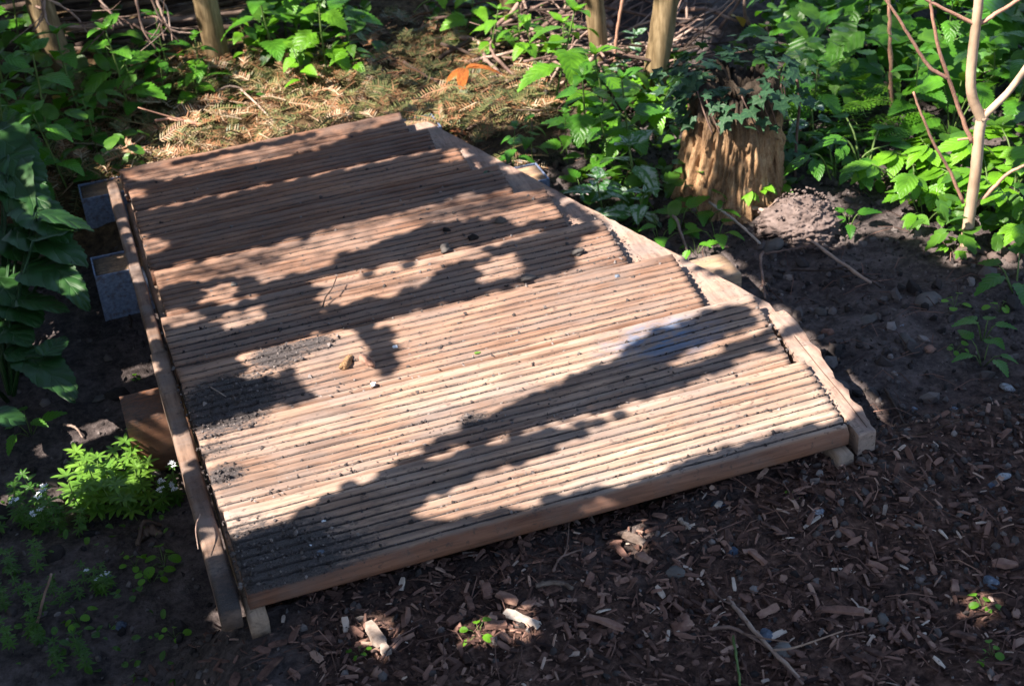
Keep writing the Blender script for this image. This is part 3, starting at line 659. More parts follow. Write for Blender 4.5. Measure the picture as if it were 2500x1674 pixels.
def ivyleaf(L):
    ang = [-150, -118, -95, -62, -40, -18, 0, 18, 40, 62, 95, 118, 150]; rr = [.34, .62, .50, .85, .55, .62, 1.12, .62, .55, .85, .50, .62, .34]
    V = [(0, 0, 0)]; UV = [(.5, 0)]
    for a, r in zip(ang, rr):
        V.append((L * r * math.sin(R_(a)), L * r * math.cos(R_(a)), -L * .10 * r * r)); UV.append((.5 + .45 * r * math.sin(R_(a)), max(0, .3 + .6 * r * math.cos(R_(a)))))
    return np.array(V), [(0, i, i + 1) for i in range(1, len(ang))], np.array(UV)
def orient(az, el, roll=0.0):
    """rotation taking +y to the direction az (about z) raised by el"""
    return rotm(0, roll, 0) if False else np.array(Matrix.Rotation(az - math.pi/2, 3, 'Z') @ Matrix.Rotation(el, 3, 'X') @ Matrix.Rotation(roll, 3, 'Y'))
def put(mb, lf, pos, az, el, roll=0.0):
    v, f, uv = lf; mb.add(v @ orient(az, el, roll).T + np.array(pos), f, uv)
def U(a, b): return RNG.uniform(a, b)

def p_nettle(kind='nettle', mat='nettle', H=.19, pairs=4, LL=.068, ratio=.76):
    r = thing('nettle_plant' if kind == 'nettle' else 'deadnettle_plant', 'x', 'plant')
    ms, ml = MB(), MB(); lean = RNG.normal(0, .10, 2)
    top = np.array([lean[0] * H, lean[1] * H, H]); P = smooth_path([(0, 0, -.02), top * .5 + RNG.normal(0, .004, 3), top], 5)
    tube(ms, P, np.linspace(.0024, .0014, len(P)), 6)
    a0 = U(0, 6)
    for k in range(pairs):
        t = .34 + .66 * k / (pairs - 1); p = np.array([np.interp(t * H, P[:, 2], P[:, i]) for i in range(3)])
        a0 += math.pi / 2 + U(-.25, .25); s = 1.0 - .50 * max(0, (t - .55) / .45) ** 1.3
        for q in (0, math.pi):
            L = LL * s * U(.85, 1.15); az = a0 + q + U(-.2, .2); el = U(-.30, .30) if t < .9 else U(.2, .6)
            pl = .35 * L; d = np.array([math.cos(az) * math.cos(.35), math.sin(az) * math.cos(.35), math.sin(.35)])
            tube(ms, [p, p + d * pl * .6, p + d * pl], [.0011, .0009, .0008], 4)
            put(ml, leaf(kind, L, L * ratio * U(.9, 1.1), 9, U(.10, .3), U(.5, 1.1), U(0, 6)), p + d * pl, az, el, U(-.25, .25))
    for q in range(4): put(ml, leaf(kind, LL * .38, LL * .22, 6, .3, .5), top, a0 + q * 1.57, .7)
    ms.build('stem', M['stem'], r); ml.build('leaves', M[mat], r); return r
def p_elder(mat='bright', n=5, H=.10, LL=.060, lf=5, kind='elder', nm='elder_seedling'):
    r = thing(nm, 'x', 'plant'); ms, ml = MB(), MB(); a0 = U(0, 6)
    for k in range(n):
        az = a0 + k * 2 * math.pi / n + U(-.4, .4); e = U(.5, 1.25); L = H * U(.7, 1.25)
        d = np.array([math.cos(az) * math.cos(e), math.sin(az) * math.cos(e), math.sin(e)]); p = d * L; m_ = d * L * .55 + np.array([0, 0, .012])
        tube(ms, smooth_path([(0, 0, -.01), m_, p], 4), np.linspace(.0016, .0009, 9), 5)
        sp = 2.2
        for j in range(lf):
            q = (j - (lf - 1) / 2) / max(1, (lf - 1) / 2); ll = LL * (1 - .28 * abs(q)) * U(.85, 1.1)
            put(ml, leaf(kind, ll, ll * .58 * U(.85, 1.15), 8, U(.05, .25), U(.3, .9)), p - d * .012 * abs(q), az + q * sp * .5, U(-.35, .2), U(-.2, .2))
    ms.build('stem', M['stem'], r); ml.build('leaves', M[mat], r); return r
def p_woodruff(n=7, fl=0, mat='lime'):
    r = thing('woodruff_plant', 'x', 'plant'); ms, ml, heads = MB(), MB(), []; nf = 0
    for k in range(n):
        b = np.array([U(-.035, .035), U(-.035, .035), -.008]); H = U(.035, .085); top = b + np.array([U(-.02, .02), U(-.02, .02), H + .008])
        P = smooth_path([b, (b + top) / 2 + RNG.normal(0, .003, 3), top], 4); tube(ms, P, .0008, 4)
        for w in range(3):
            t = .4 + .3 * w; p = b + (top - b) * t; a0 = U(0, 6); nl = 7
            for j in range(nl):
                L = U(.017, .026) * (1 - .2 * (w == 2)); put(ml, leaf('lance', L, L * .30, 4, .15, .5), p, a0 + j * 2 * math.pi / nl, U(-.1, .35) + .25 * (w == 2))
        if nf < fl:
            nf += 1; mf = MB(); heads.append(mf)
            for q in range(7):
                c = top + np.array([U(-.007, .007), U(-.007, .007), U(.003, .010)])
                for j in range(4):
                    a = j * math.pi / 2 + q; mf.add(np.array([c, c + [.0030 * math.cos(a - .4), .0030 * math.sin(a - .4), .0006], c + [.0042 * math.cos(a), .0042 * math.sin(a), .0004], c + [.0030 * math.cos(a + .4), .0030 * math.sin(a + .4), .0006]]), [(0, 1, 2, 3)])
    ms.build('stem', M['stem'], r); ml.build('leaves', M[mat], r)
    for mf in heads: mf.build('flower_head', M['petal'], r)
    return r
def p_seedling(mat='bright', kind='round', n=5, L=.022, H=.03, nm='seedling'):
    r = thing(nm, 'x', 'plant'); ms, ml = MB(), MB(); a0 = U(0, 6)
    for k in range(n):
        az = a0 + k * 2.4; e = U(.4, 1.2); h = H * U(.6, 1.2); d = np.array([math.cos(az) * math.cos(e), math.sin(az) * math.cos(e), math.sin(e)])
        tube(ms, [(0, 0, -.006), d * h * .6 + np.array([0, 0, .004]), d * h], [.0009, .0008, .0006], 4)
        l = L * U(.7, 1.2); put(ml, leaf(kind, l, l * (.9 if kind == 'round' else .62), 6, .15, .6), d * h, az, U(-.4, .3), U(-.2, .2))
    ms.build('stem', M['stem'], r); ml.build('leaves', M[mat], r); return r
def p_fern(mat='bright', n=6, L=.14):
    r = thing('fern_plant', 'x', 'plant'); ms, ml = MB(), MB(); a0 = U(0, 6)
    for k in range(n):
        az = a0 + k * 2 * math.pi / n + U(-.3, .3); l = L * U(.7, 1.2); pts = []
        for j in range(15):
            t = j / 14; e = 1.15 - 1.5 * t; pts.append((pts[-1] if pts else np.zeros(3)) + l / 14 * np.array([math.cos(az) * math.cos(e), math.sin(az) * math.cos(e), math.sin(e)]))
        tube(ms, pts, np.linspace(.0013, .0004, 15), 4)
        for j in range(2, 15):
            w = .034 * math.sin(math.pi * min(1, (j - 1) / 14 * .9 + .12)) * l / .14
            for s in (-1, 1):
                a = az + s * 1.2
                for q in range(4):
                    pp = pts[j] + np.array([math.cos(a), math.sin(a), -.1]) * w * q * .26
                    for s2 in (-1, 1):
                        put(ml, leaf('lance', w * .34, w * .14, 2, .1, .3), pp, a + s2 * .7, U(-.3, .2))
    ms.build('stem', M['stem'], r); ml.build('leaves', M[mat], r); return r
def p_big(mat='nettle', kind='hop', n=6, L=.10, H=.16, ratio=.95, nm='hop_plant'):
    r = thing(nm, 'x', 'plant'); ms, ml = MB(), MB(); a0 = U(0, 6)
    for k in range(n):
        az = a0 + k * 2.4; e = U(.6, 1.35); h = H * U(.5, 1.15); d = np.array([math.cos(az) * math.cos(e), math.sin(az) * math.cos(e), math.sin(e)])
        tube(ms, smooth_path([(0, 0, -.01), d * h * .55 + np.array([0, 0, .015]), d * h], 4), np.linspace(.002, .0011, 9), 5)
        l = L * U(.7, 1.15); put(ml, leaf(kind, l, l * ratio, 10, U(.05, .2), U(.4, 1.0), k, .012), d * h, az, U(-.7, .0), U(-.25, .25))
    ms.build('stem', M['stem'], r); ml.build('leaves', M[mat], r); return r

PROTO = {}
def proto(key, fn, k):
    PROTO[key] = [[fn(), 0] for _ in range(k)]
proto('nettle', lambda: p_nettle(), 5)
proto('bnettle', lambda: p_nettle(mat='bright', H=.17), 4)
proto('lamium', lambda: p_nettle('lamium', 'lamium', .09, 3, .058, .86), 3)
proto('elder', lambda: p_elder(), 3)
proto('delder', lambda: p_elder('nettle', 5, .08, .045, 3), 2)
proto('woodruff', lambda: p_woodruff(), 3)
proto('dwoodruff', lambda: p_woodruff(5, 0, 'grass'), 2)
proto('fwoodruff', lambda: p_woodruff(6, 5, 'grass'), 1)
proto('seed', lambda: p_seedling(), 3)
proto('seed2', lambda: p_seedling('nettle', 'nettle', 5, .03, .035), 3)
proto('fern', lambda: p_fern(), 3)
proto('hop', lambda: p_big(), 3)
def grow(kind, p, sc, label, group=None, rz=None, tilt=None):
    lst = PROTO[kind]; e = min(lst, key=lambda q: q[1] + RNG.random() * .9)
    loc = p if len(p) == 3 else at(p)
    rz = U(0, 6.28) if rz is None else rz; tilt = (RNG.normal(0, .08), RNG.normal(0, .08)) if tilt is None else tilt
    if e[1] == 0:
        r = e[0]; r.location = [float(a) for a in loc]; r.rotation_euler = (tilt[0], tilt[1], rz); r.scale = (sc,) * 3; r['label'] = label
        if group: r['group'] = group
    else: r = dup(e[0], loc, rz, sc, label, group, tilt)
    e[1] += 1; return r

PL = [
 # left shaded corner
 ('nettle', (40, 330), 1.05, 'dark nettle at the left edge below the leaning post'), ('nettle', (118, 400), 1.0, 'dark nettle at the left, in front of the leaning post'),
 ('nettle', (15, 470), .95, 'shaded nettle cut off by the left edge above the dock leaves'), ('nettle', (215, 330), .95, 'dark nettle at the foot of the leaning post'),
 ('nettle', (320, 300), .95, 'shaded nettle with a hanging leaf in front of the stacked sticks'), ('nettle', (70, 215), 1.0, 'small dark nettle at the top left corner beside the leaning post'),
 ('nettle', (165, 460), .75, 'low shaded nettle left of the yew sprigs'), ('nettle', (270, 240), .7, 'low dark nettle under the stack of sticks'), ('nettle', (85, 520), .7, 'lowest shaded nettle above the dock leaves'),
 ('nettle', (240, 385), .55, 'small shaded nettle between the litter and the left post'), ('nettle', (360, 300), .6, 'small dark nettle left of the sunny needle litter'), 
 # around the second post
 ('nettle', (430, 205), .7, 'nettle with three broad leaves left of the banded post'), ('nettle', (500, 245), .62, 'low nettle at the foot of the banded post'), ('nettle', (400, 250), .5, 'tiny nettle at the edge of the dark stack'),
 ('bnettle', (478, 268), .5, 'small pale nettle seedling on the needle litter below the banded post'), ('bnettle', (615, 165), .5, 'small sunny nettle right of the banded post'),
 ('nettle', (680, 170), .95, 'tall nettle right of the banded post'), ('bnettle', (725, 165), .95, 'sunlit nettle in the top left clump'), ('bnettle', (800, 190), .9, 'sunlit nettle at the right end of the top left clump'),
 ('nettle', (850, 130), .95, 'dark-topped nettle at the top of the left clump'), ('nettle', (700, 90), 1.0, 'nettle at the top edge, left of centre'), ('nettle', (785, 80), .95, 'nettle at the top edge in the left clump'),
 ('nettle', (655, 95), .85, 'nettle at the top edge above the banded post foot'), ('bnettle', (760, 235), .55, 'small nettle in front of the top left clump'), ('bnettle', (880, 190), .5, 'little nettle at the edge of the dry clippings'),
 # middle
 ('bnettle', (1352, 255), 1.0, 'tall sunlit nettle standing in front of the brush, middle of the picture'), ('bnettle', (1262, 165), .7, 'sunlit nettle beside the propped pale stick'), ('bnettle', (1195, 150), .6, 'low sunny nettle left of the propped stick'),
 ('bnettle', (1100, 60), .8, 'bright nettle at the top edge, middle'), ('bnettle', (1150, 90), .7, 'bright small nettle below the top edge beside the pale post'), ('bnettle', (1385, 215), .7, 'small nettle right of the tall sunlit one'), ('bnettle', (1310, 170), .55, 'small bright nettle among the pale sticks'),
 ('nettle', (1430, 385), .85, 'left nettle of the big clump beside the stump'), ('bnettle', (1475, 350), .98, 'sunlit broad nettle in the big clump beside the stump'), ('nettle', (1540, 400), .8, 'front nettle of the big clump beside the stump'),
 ('bnettle', (1420, 340), .6, 'low nettle at the left edge of the big clump'), ('elder', (1600, 350), 1.15, 'pale smooth-leaved seedling in front of the stump'), ('elder', (1645, 265), .9, 'yellow-green seedling against the pale post'),
 ('nettle', (1500, 430), .6, 'low shaded nettle below the big clump'), ('nettle', (1385, 400), .5, 'small nettle sprout in the shade right of the first beam'),
 ('lamium', (1535, 230), .62, 'silvery leaved plant in front of the pale post'), ('lamium', (1545, 150), .62, 'silvery leaved plant between the two right posts'), ('lamium', (1590, 240), .5, 'silvery leaf at the foot of the pale post'),
 ('lamium', (1520, 512), 1.15, 'variegated plant with one bright silver leaf left of the stump foot'), ('lamium', (1480, 540), .85, 'shaded variegated plant beside the diagonal rail'), ('lamium', (1560, 560), .7, 'low dark variegated plant in front of the stump'),
 ('nettle', (1250, 425), .45, 'dark serrated nettle sprout behind the second beam end'), ('nettle', (1300, 395), .4, 'spiky dark green sprout right of the second beam end'),
 ('seed2', (1660, 560), 1.2, 'three-leaved green seedling in front of the stump foot'), ('seed2', (1610, 590), 1.0, 'dark seedling near the straw-coloured bent stalk'), ('seed2', (1720, 545), 1.1, 'green seedling right of the stump foot'), ('seed2', (1750, 590), 1.0, 'low seedling beside the straight straw stalk'),
 ('seed2', (1420, 480), 1.0, 'small dark seedling beside the diagonal rail'), ('seed2', (1700, 620), .7, 'tiny seedling by the cut beam end'), ('seed2', (1560, 480), 1.0, 'small seedling at the left foot of the stump'),
 ('elder', (1835, 505), .5, 'small sunny sprout left of the mole mound'), ('elder', (1875, 470), .4, 'tiny yellow-green sprout above the mole mound'), ('seed2', (2070, 560), 1.0, 'upright pair of leaves right of the mole mound'),
 # right
 ('nettle', (1885, 140), .7, 'nettle rising behind the stump'), ('bnettle', (1920, 120), .75, 'sunny nettle at the back right of the stump'), ('nettle', (1975, 330), .7, 'nettle right of the stump'), ('lamium', (1985, 370), .8, 'silvery leaved plant beside the stump right side'),
 ('hop', (2010, 200), .8, 'broad-leaved plant behind the stump on the right'), ('fern', (2060, 300), 1.0, 'feathery fern right of the stump'), ('fern', (1990, 260), .8, 'small feathery fern close behind the stump'), ('fern', (2110, 360), .8, 'dark fern in the shade right of the stump'),
 ('hop', (2120, 160), .9, 'broad heart-leaved plant left of the red bare stem'), ('nettle', (2080, 110), .9, 'nettle at the top, left of the red bare stem'), ('hop', (2230, 210), 1.1, 'large-leaved plant right of the red bare stem'), ('nettle', (2160, 60), .95, 'nettle at the top edge by the red bare stem'),
 ('hop', (2440, 190), 1.25, 'largest serrated-leaved plant at the top right corner'), ('nettle', (2330, 220), .95, 'dark nettle behind the sapling fork'), ('nettle', (2300, 130), .9, 'nettle high behind the sapling'), ('bnettle', (2280, 70), .9, 'fresh green nettle at the top edge behind the sapling'),
 ('nettle', (2470, 320), .85, 'dull green nettle at the right edge behind the sapling branch'), ('bnettle', (2420, 300), .75, 'yellowish nettle right of the sapling fork'), ('nettle', (2240, 320), .7, 'shaded nettle left of the sapling trunk'), ('hop', (2320, 330), .7, 'shaded broad-leaved plant left of the sapling trunk'),
 ('nettle', (1960, 80), .9, 'nettle at the top behind the stump'), ('fern', (2210, 130), .9, 'fern at the top right, left of the sapling'), ('nettle', (2390, 60), .9, 'nettle at the top right corner'), ('nettle', (1890, 40), .8, 'upright nettle at the top edge above the stump'), ('nettle', (2030, 40), .9, 'nettle at the top edge right of the stump'),
 ('delder', (2040, 450), 1.2, 'sunlit three-leaflet seedling right of the mole mound'), ('delder', (2110, 455), 1.25, 'larger three-leaflet seedling with a pale blotched leaf'), ('elder', (2235, 500), .85, 'five-leaflet seedling left of the sapling foot'), ('delder', (1960, 410), .7, 'dark seedling above the mole mound'),
 ('elder', (2300, 455), .95, 'bright seedling left of the sapling trunk'), ('elder', (2420, 520), 1.0, 'bright sunlit seedling right of the sapling trunk'), ('elder', (2480, 450), 1.0, 'bright seedling at the right edge behind the sapling'), ('elder', (2255, 545), .6, 'bright low seedling in front of the sapling'),
 ('elder', (2400, 440), 0.85, 'tall bright seedling right behind the sapling trunk'), ('elder', (2485, 600), 0.95, 'bright big-leaved seedling at the right edge'), ('elder', (2335, 625), .28, 'tiny lime sprout at the sapling foot'), ('elder', (2470, 560), .9, 'shaded seedling right of the sapling foot'),
 ('elder', (2290, 480), .8, 'young bright seedling beside the low side twig'), ('seed2', (2480, 715), 1.5, 'leafy seedling at the right edge below the sapling'), ('seed', (2330, 750), 0.55, 'tiny seedling alone on the bare soil right'), ('seed2', (2400, 830), 1.1, 'upright seedling on the bare soil at right'), ('seed2', (2400, 890), .9, 'lower seedling on the bare soil at right'), ('seed', (2330, 860), 0.44, 'two-leaved sprout on the soil at right'), ('seed', (2440, 760), 0.50, 'dim seedling in the shade at the right edge'),
 # left foreground
 ('woodruff', (285, 1225), 0.98, 'brightest whorled woodruff beside the third beam end'), ('woodruff', (230, 1240), 0.85, 'sunlit woodruff at the left of the bright patch'), ('woodruff', (345, 1235), 0.81, 'woodruff close to the left rail'), ('woodruff', (300, 1165), 0.89, 'tall woodruff in front of the third beam end'),
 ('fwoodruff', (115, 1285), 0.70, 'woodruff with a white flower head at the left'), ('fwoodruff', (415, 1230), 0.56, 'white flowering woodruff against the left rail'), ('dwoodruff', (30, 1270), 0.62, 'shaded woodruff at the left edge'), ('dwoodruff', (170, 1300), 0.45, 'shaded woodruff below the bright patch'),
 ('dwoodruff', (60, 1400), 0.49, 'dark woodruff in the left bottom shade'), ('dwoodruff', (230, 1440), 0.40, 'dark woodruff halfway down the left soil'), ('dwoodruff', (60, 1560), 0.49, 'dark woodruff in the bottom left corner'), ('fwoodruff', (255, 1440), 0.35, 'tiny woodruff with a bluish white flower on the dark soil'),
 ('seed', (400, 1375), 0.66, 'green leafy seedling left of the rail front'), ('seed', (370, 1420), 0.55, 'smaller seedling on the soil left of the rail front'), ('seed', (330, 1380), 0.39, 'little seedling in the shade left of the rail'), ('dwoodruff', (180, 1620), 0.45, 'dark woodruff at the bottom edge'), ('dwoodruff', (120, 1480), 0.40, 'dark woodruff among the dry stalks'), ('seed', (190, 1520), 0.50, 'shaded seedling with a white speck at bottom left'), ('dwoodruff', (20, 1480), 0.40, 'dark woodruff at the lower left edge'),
 ('seed', (345, 1030), 0.28, 'tiny lit sprout at the edge of the left rail'), ('seed', (330, 930), 0.28, 'small bright sprout under the left rail'), ('seed2', (75, 1060), .9, 'wilting seedling on the bare soil at left'),
 # on the mulch
 ('seed', (1168, 1550), 0.47, 'bright green leaf sprout on the mulch in front of the deck'), ('seed', (880, 1604), 0.33, 'small green sprout at the bottom of the mulch'), ('seed', (2400, 1487), 0.44, 'bright sprout on the mulch at lower right'), ('seed', (425, 1552), 0.39, 'yellowish sprout on the dark soil at the front'), ('seed', (2420, 1600), 0.39, 'dim green sprout at the bottom right'), ('seed', (1932, 1215), 0.22, 'tiny yellow sprout at the front board end'),
]
for k, p, sc, lab in PL: grow(k, p, sc, lab)
# the big dock at the left edge
dk = thing('dock_plant', 'large dark dock with broad wavy leaves at the left edge', 'plant', at((20, 960)))
ms, ml = MB(), MB()
O = np.array(dk.location)
DL = [((15, 300), (40, 560), .12, .085, 0), ((60, 500), (170, 600), .12, .09, 0), ((30, 560), (215, 640), .13, .10, 0), ((60, 650), (205, 700), .12, .105, 0), ((10, 860), (120, 870), .085, .055, 0), ((60, 860), (190, 990), .11, .07, 0),
      ((105, 870), (165, 825), .05, .04, 0), ((-20, 430), (60, 470), .12, .1, 0), ((-30, 650), (50, 760), .11, .09, 0), ((-30, 1010), (40, 1030), .09, .07, 0), ((90, 520), (230, 560), .08, .05, 0), ((0, 720), (100, 800), .1, .08, 0), ((-20, 330), (90, 400), .12, .09, 0), ((10, 420), (120, 520), .10, .075, 0), ((40, 730), (170, 760), .10, .07, 0), ((-30, 560), (90, 640), .11, .09, 0), ((80, 590), (190, 560), .08, .06, 0), ((20, 380), (110, 450), .09, .07, 0), ((-20, 790), (80, 850), .1, .075, 0), ((120, 640), (215, 760), .08, .05, 0)]
for i, (a, b, L, w, _) in enumerate(DL):
    h = .05 + .16 * max(0, (900 - (a[1] + b[1]) / 2) / 600)
    A = at(a, .03 + h); B = at(b, .03 + h * .8); d = B - A; ll = np.linalg.norm(d); az = math.atan2(d[1], d[0]); el = math.asin(d[2] / ll)
    put(ml, leaf('dock', max(ll, .05) * 1.02, w * .95, 12, U(.05, .15), U(.2, .5), i, .018), A - O, az, el + .18, U(-.25, .25))
    A2 = A - O; tube(ms, smooth_path([(0, 0, -.02), A2 * .5 + np.array([0, 0, .02]), A2], 5), np.linspace(.0035, .002, 11), 6)
ms.build('stem', M['dock'], dk); ml.build('leaves', M['dock'], dk)
# ivy over the stump
iv = thing('ivy_plant', 'dark ivy trailing over the top of the rotten stump', 'plant', sb + np.array([0, 0, topz * .8]))
ms, ml = MB(), MB(); O = np.array(iv.location)
for i in range(280):
    th = U(0, 6.28); hang = U(-.05, 1) 
    if RNG.random() < .62: r = SR * math.sqrt(U(.15, 2.1)); z = topz * (1.0 + .06 * math.cos(th - .6)) + U(-.004, .022) - .02 * max(0, r / SR - 1)
    else: r = SR * 1.0 + .006; z = topz * U(.70, 1.0)
    if math.sin(th - .3) < -.1 and RNG.random() < .55: continue
    p = sb + np.array([r * math.cos(th), r * math.sin(th), z])
    put(ml, ivyleaf(U(.010, .022)), p - O, th + U(-.8, .8), U(-.9, -.05) if r > SR * .8 else U(-.4, .4), U(-.4, .4))
for k in range(9):
    th = U(3.2, 6.4); P = [sb + np.array([SR * 1.04 * math.cos(th + q * .12), SR * 1.04 * math.sin(th + q * .12), topz * (1.02 - q * .11)]) - O for q in range(4)]
    tube(ms, smooth_path(P, 4), .0012, 4)
ms.build('vine', M['stick'], iv); ml.build('leaves', M['ivy'], iv)
iv2 = thing('ivy_plant', 'ivy runner climbing up along the right side of the stump', 'plant', at((1940, 440)))
ms, ml = MB(), MB(); O = np.array(iv2.location); P = [upright(q, O) - O for q in ((1940, 440), (1945, 330), (1952, 250), (1945, 190))]; P[0][2] -= .01
tube(ms, smooth_path(P, 6), .0024, 5)
for (x, y) in ((1920, 370), (1945, 372), (1955, 215), (1930, 290), (1968, 240), (1925, 330), (1960, 190), (1975, 160), (1930, 150)): put(ml, ivyleaf(U(.014, .022)), upright((x, y), O) - O + np.array([0, -.006, 0]), U(3.5, 6), U(-.9, -.1))
ms.build('vine', M['stick'], iv2); ml.build('leaves', M['ivy'], iv2)
iv3 = thing('ivy_plant', 'small ivy leaves low on the front of the stump', 'plant', at((1760, 490)))
ml = MB(); ms = MB(); O = np.array(iv3.location)
for (x, y) in ((1735, 415), (1738, 478), (1775, 440), (1790, 465), (1800, 430), (1700, 520), (1760, 475)): put(ml, ivyleaf(U(.010, .016)), upright((x, y), O) - O + np.array([0, .0, .005]), U(3.8, 5.6), U(-1.0, -.3))
tube(ms, [(0, 0, -.01), (.01, 0, .02), (.0, .005, .045)], .0012, 4)
ms.build('vine', M['stick'], iv3); ml.build('leaves', M['ivy'], iv3)

# ------------------------------------------------------------------ sapling
bs = at((2357, 615)); sp = thing('sapling', 'slender pale sapling with a forked trunk and bare reddish side twigs', 'tree', bs)
def S(*pp): return [upright(p, bs) - bs for p in pp]
mb = MB(); P = smooth_path([np.array([0, 0, -.04])] + S((2357, 610), (2368, 520), (2382, 420), (2390, 330), (2397, 285)), 8, .0001); tube(mb, P, np.linspace(.0086, .0072, len(P)), 12, True, .03)
P = smooth_path(S((2397, 292), (2378, 250), (2370, 205), (2375, 130), (2383, 60), (2390, 0), (2397, -80)), 8, .0001); tube(mb, P, np.linspace(.0072, .0060, len(P)), 12, True, .03)
mb.build('trunk', M['sapling'], sp)
mb = MB(); P = smooth_path(S((2396, 290), (2432, 255), (2470, 215), (2520, 140), (2550, 60)), 8); tube(mb, P, np.linspace(.0054, .0038, len(P)), 10, True, .03); mb.build('branch', M['sapling'], sp)
for pts, r in ((((2384, 62), (2330, 35), (2262, 0), (2200, -40)), .0028), (((2386, 62), (2430, 35), (2500, -8), (2540, -30)), .0034), (((2372, 348), (2350, 290), (2315, 190), (2290, 110), (2272, 10), (2268, -40)), .0032), (((2315, 192), (2270, 165), (2230, 105), (2190, 40), (2150, -15)), .0028),
               (((2352, 495), (2320, 420), (2280, 350), (2250, 280), (2230, 225)), .0025), (((2376, 508), (2420, 465), (2460, 425), (2510, 400)), .0032), (((2398, 270), (2410, 268), (2422, 258)), .0016), (((2338, 342), (2370, 337), (2400, 334)), .0018)):
    mb = MB(); q = S(*pts); q = [a + np.array([0, 0, 0]) for a in q]; P = smooth_path(q, 6, .0003); tube(mb, P, np.linspace(r, r * .6, len(P)), 7); mb.build('twig', M['twig'], sp)

# ------------------------------------------------------------------ mole mound, clods, stones, leaves
mm_ = at((1955, 560)); mb = MB()
SB5 = bmesh.new(); bmesh.ops.create_icosphere(SB5, subdivisions=6, radius=1.0); V5 = np.array([v.co[:] for v in SB5.verts]); F5 = [tuple(v.index for v in f_.verts) for f_ in SB5.faces if f_.calc_center_median().z > -.5]; SB5.free()
q5 = sum(a_ * vnoise(V5[:, 0] * k_ + 9, V5[:, 1] * k_ + V5[:, 2] * k_ * 1.3 + 4, 300 + i_) for i_, (k_, a_) in enumerate(((1.6, .10), (4, .09), (9, .075), (20, .055), (42, .035))))
mb.add(V5 * (1 + q5)[:, None] * np.array([.058, .052, .041]) + np.array([0, 0, .004]), F5)
for i in range(420):
    a = U(0, 6.28); r = .052 * math.sqrt(U(.0, 2.6)); z = .062 * math.sqrt(max(0, 1 - min(1, (r / .055) ** 2))) + .002; s = U(.0008, .0030) * (1.5 if RNG.random() < .08 else 1)
    c = (r * math.cos(a), r * .85 * math.sin(a), z) if i < 250 else mb.v[0][RNG.integers(len(V5))] + RNG.normal(0, .002, 3)
    if c[2] > -.004: lump(mb, c, (s, s * U(.7, 1), s * U(.6, .9)), 0, .35)
mo = mb.build('soil_mound', M['mound'], smooth=True); mo.location = [float(a) for a in mm_]
tag(mo, 'pale crumbly mole mound of dry soil in the sun beside the stump', 'mound')
mb = MB()
for i in range(50):
    s = U(.004, .012); lump(mb, (U(-.05, .05), U(-.025, .025), s * .4), (s, s, s * .7), 0, .3)
mo = mb.build('soil_mound', M['mound']); mo.location = [float(a) for a in at((2420, 625))]; tag(mo, 'small pinkish heap of dry soil crumbs right of the sapling foot', 'mound')
mb = MB()
lump(mb, (0, 0, .002), (.020, .016, .010), 8, .25, True)
for i in range(40):
    s = U(.002, .006); lump(mb, (U(-.022, .022), U(-.015, .015), .008 + U(-.005, .003)), (s, s, s * .7), 0, .3)
mo = mb.build('soil_mound', M['mound']); q = at((1110, 205)); mo.location = [float(a) for a in q]; tag(mo, 'dark grey crumbly earth heap behind the orange leaf', 'mound')
STN = [((1825, 565), .020, .6, 'stone', 'grey rounded clod left of the long pale stick'), ((1885, 607), .023, .75, 'stone', 'grey lumpy stone in front of the long pale stick'), ((2262, 742), .026, .5, 'stone', 'large flat grey clod on the bare soil at right'),
       ((2120, 780), .020, .25, 'stone', 'thin bluish slate flake lying on the bare soil'), ((2215, 840), .018, .6, 'stone', 'dark clod with a pale edge on the right soil'), ((2270, 855), .014, .5, 'bark_chip', 'brownish stone beside the dark clod'), ((2005, 765), .012, .7, 'stone', 'small grey pebble right of the waney strip top'),
       ((2020, 815), .011, .8, 'bark_chip', 'round brown pebble right of the waney strip'), ((2460, 950), .018, .45, 'plaster', 'pale blue-white fragment near the right edge'), ((2232, 1000), .008, .6, 'plaster', 'small white shard on the soil right of the deck'), ((2330, 1000), .010, .5, 'plaster', 'pinkish white shard pair on the soil at right'), ((2200, 798), .008, .6, 'plaster', 'tiny green-white shard on the right soil'),
       ((1662, 1530), .019, .45, 'bark_chip', 'pinkish flat stone at the front mulch'), ((1755, 1238), .016, .5, 'plaster', 'pale grey-blue crumb under the front board'), ((1998, 1250), .012, .5, 'plaster', 'bright blue fragment below the front right corner'), ((1870, 1555), .014, .7, 'plaster', 'blue-white pebble on the lower mulch'), ((2420, 1425), .015, .7, 'plaster', 'pale lilac pebble at the lower right'), ((1785, 1347), .013, .5, 'plaster', 'bluish grey lump on the mulch'),
       ((1910, 1595), .015, .7, 'stone', 'grey knob-shaped stone at the bottom'), ((2155, 1515), .010, .8, 'stone', 'small pale pebble at the lower right mulch'), ((2450, 1165), .013, .6, 'plaster', 'white angular fragment at the right edge'), ((2420, 1185), .007, .6, 'plaster', 'little white crumb beside the angular fragment'),
       ((295, 1530), .012, .5, 'plaster', 'bluish pebble on the dark soil at bottom left'), ((265, 1410), .007, .7, 'plaster', 'tiny pale blue bead on the dark soil at left'), ((245, 975), .014, .5, 'stone', 'grey stone on the soil left of the third beam'), ((1220, 500), .008, .5, 'stone', 'small grey stone in the shade by the second beam'), ((920, 1645), .010, .7, 'bark_chip', 'brown snail-like knob at the bottom of the mulch'), ((1650, 1400), .014, .5, 'stone', 'grey flat stone below the front board')]
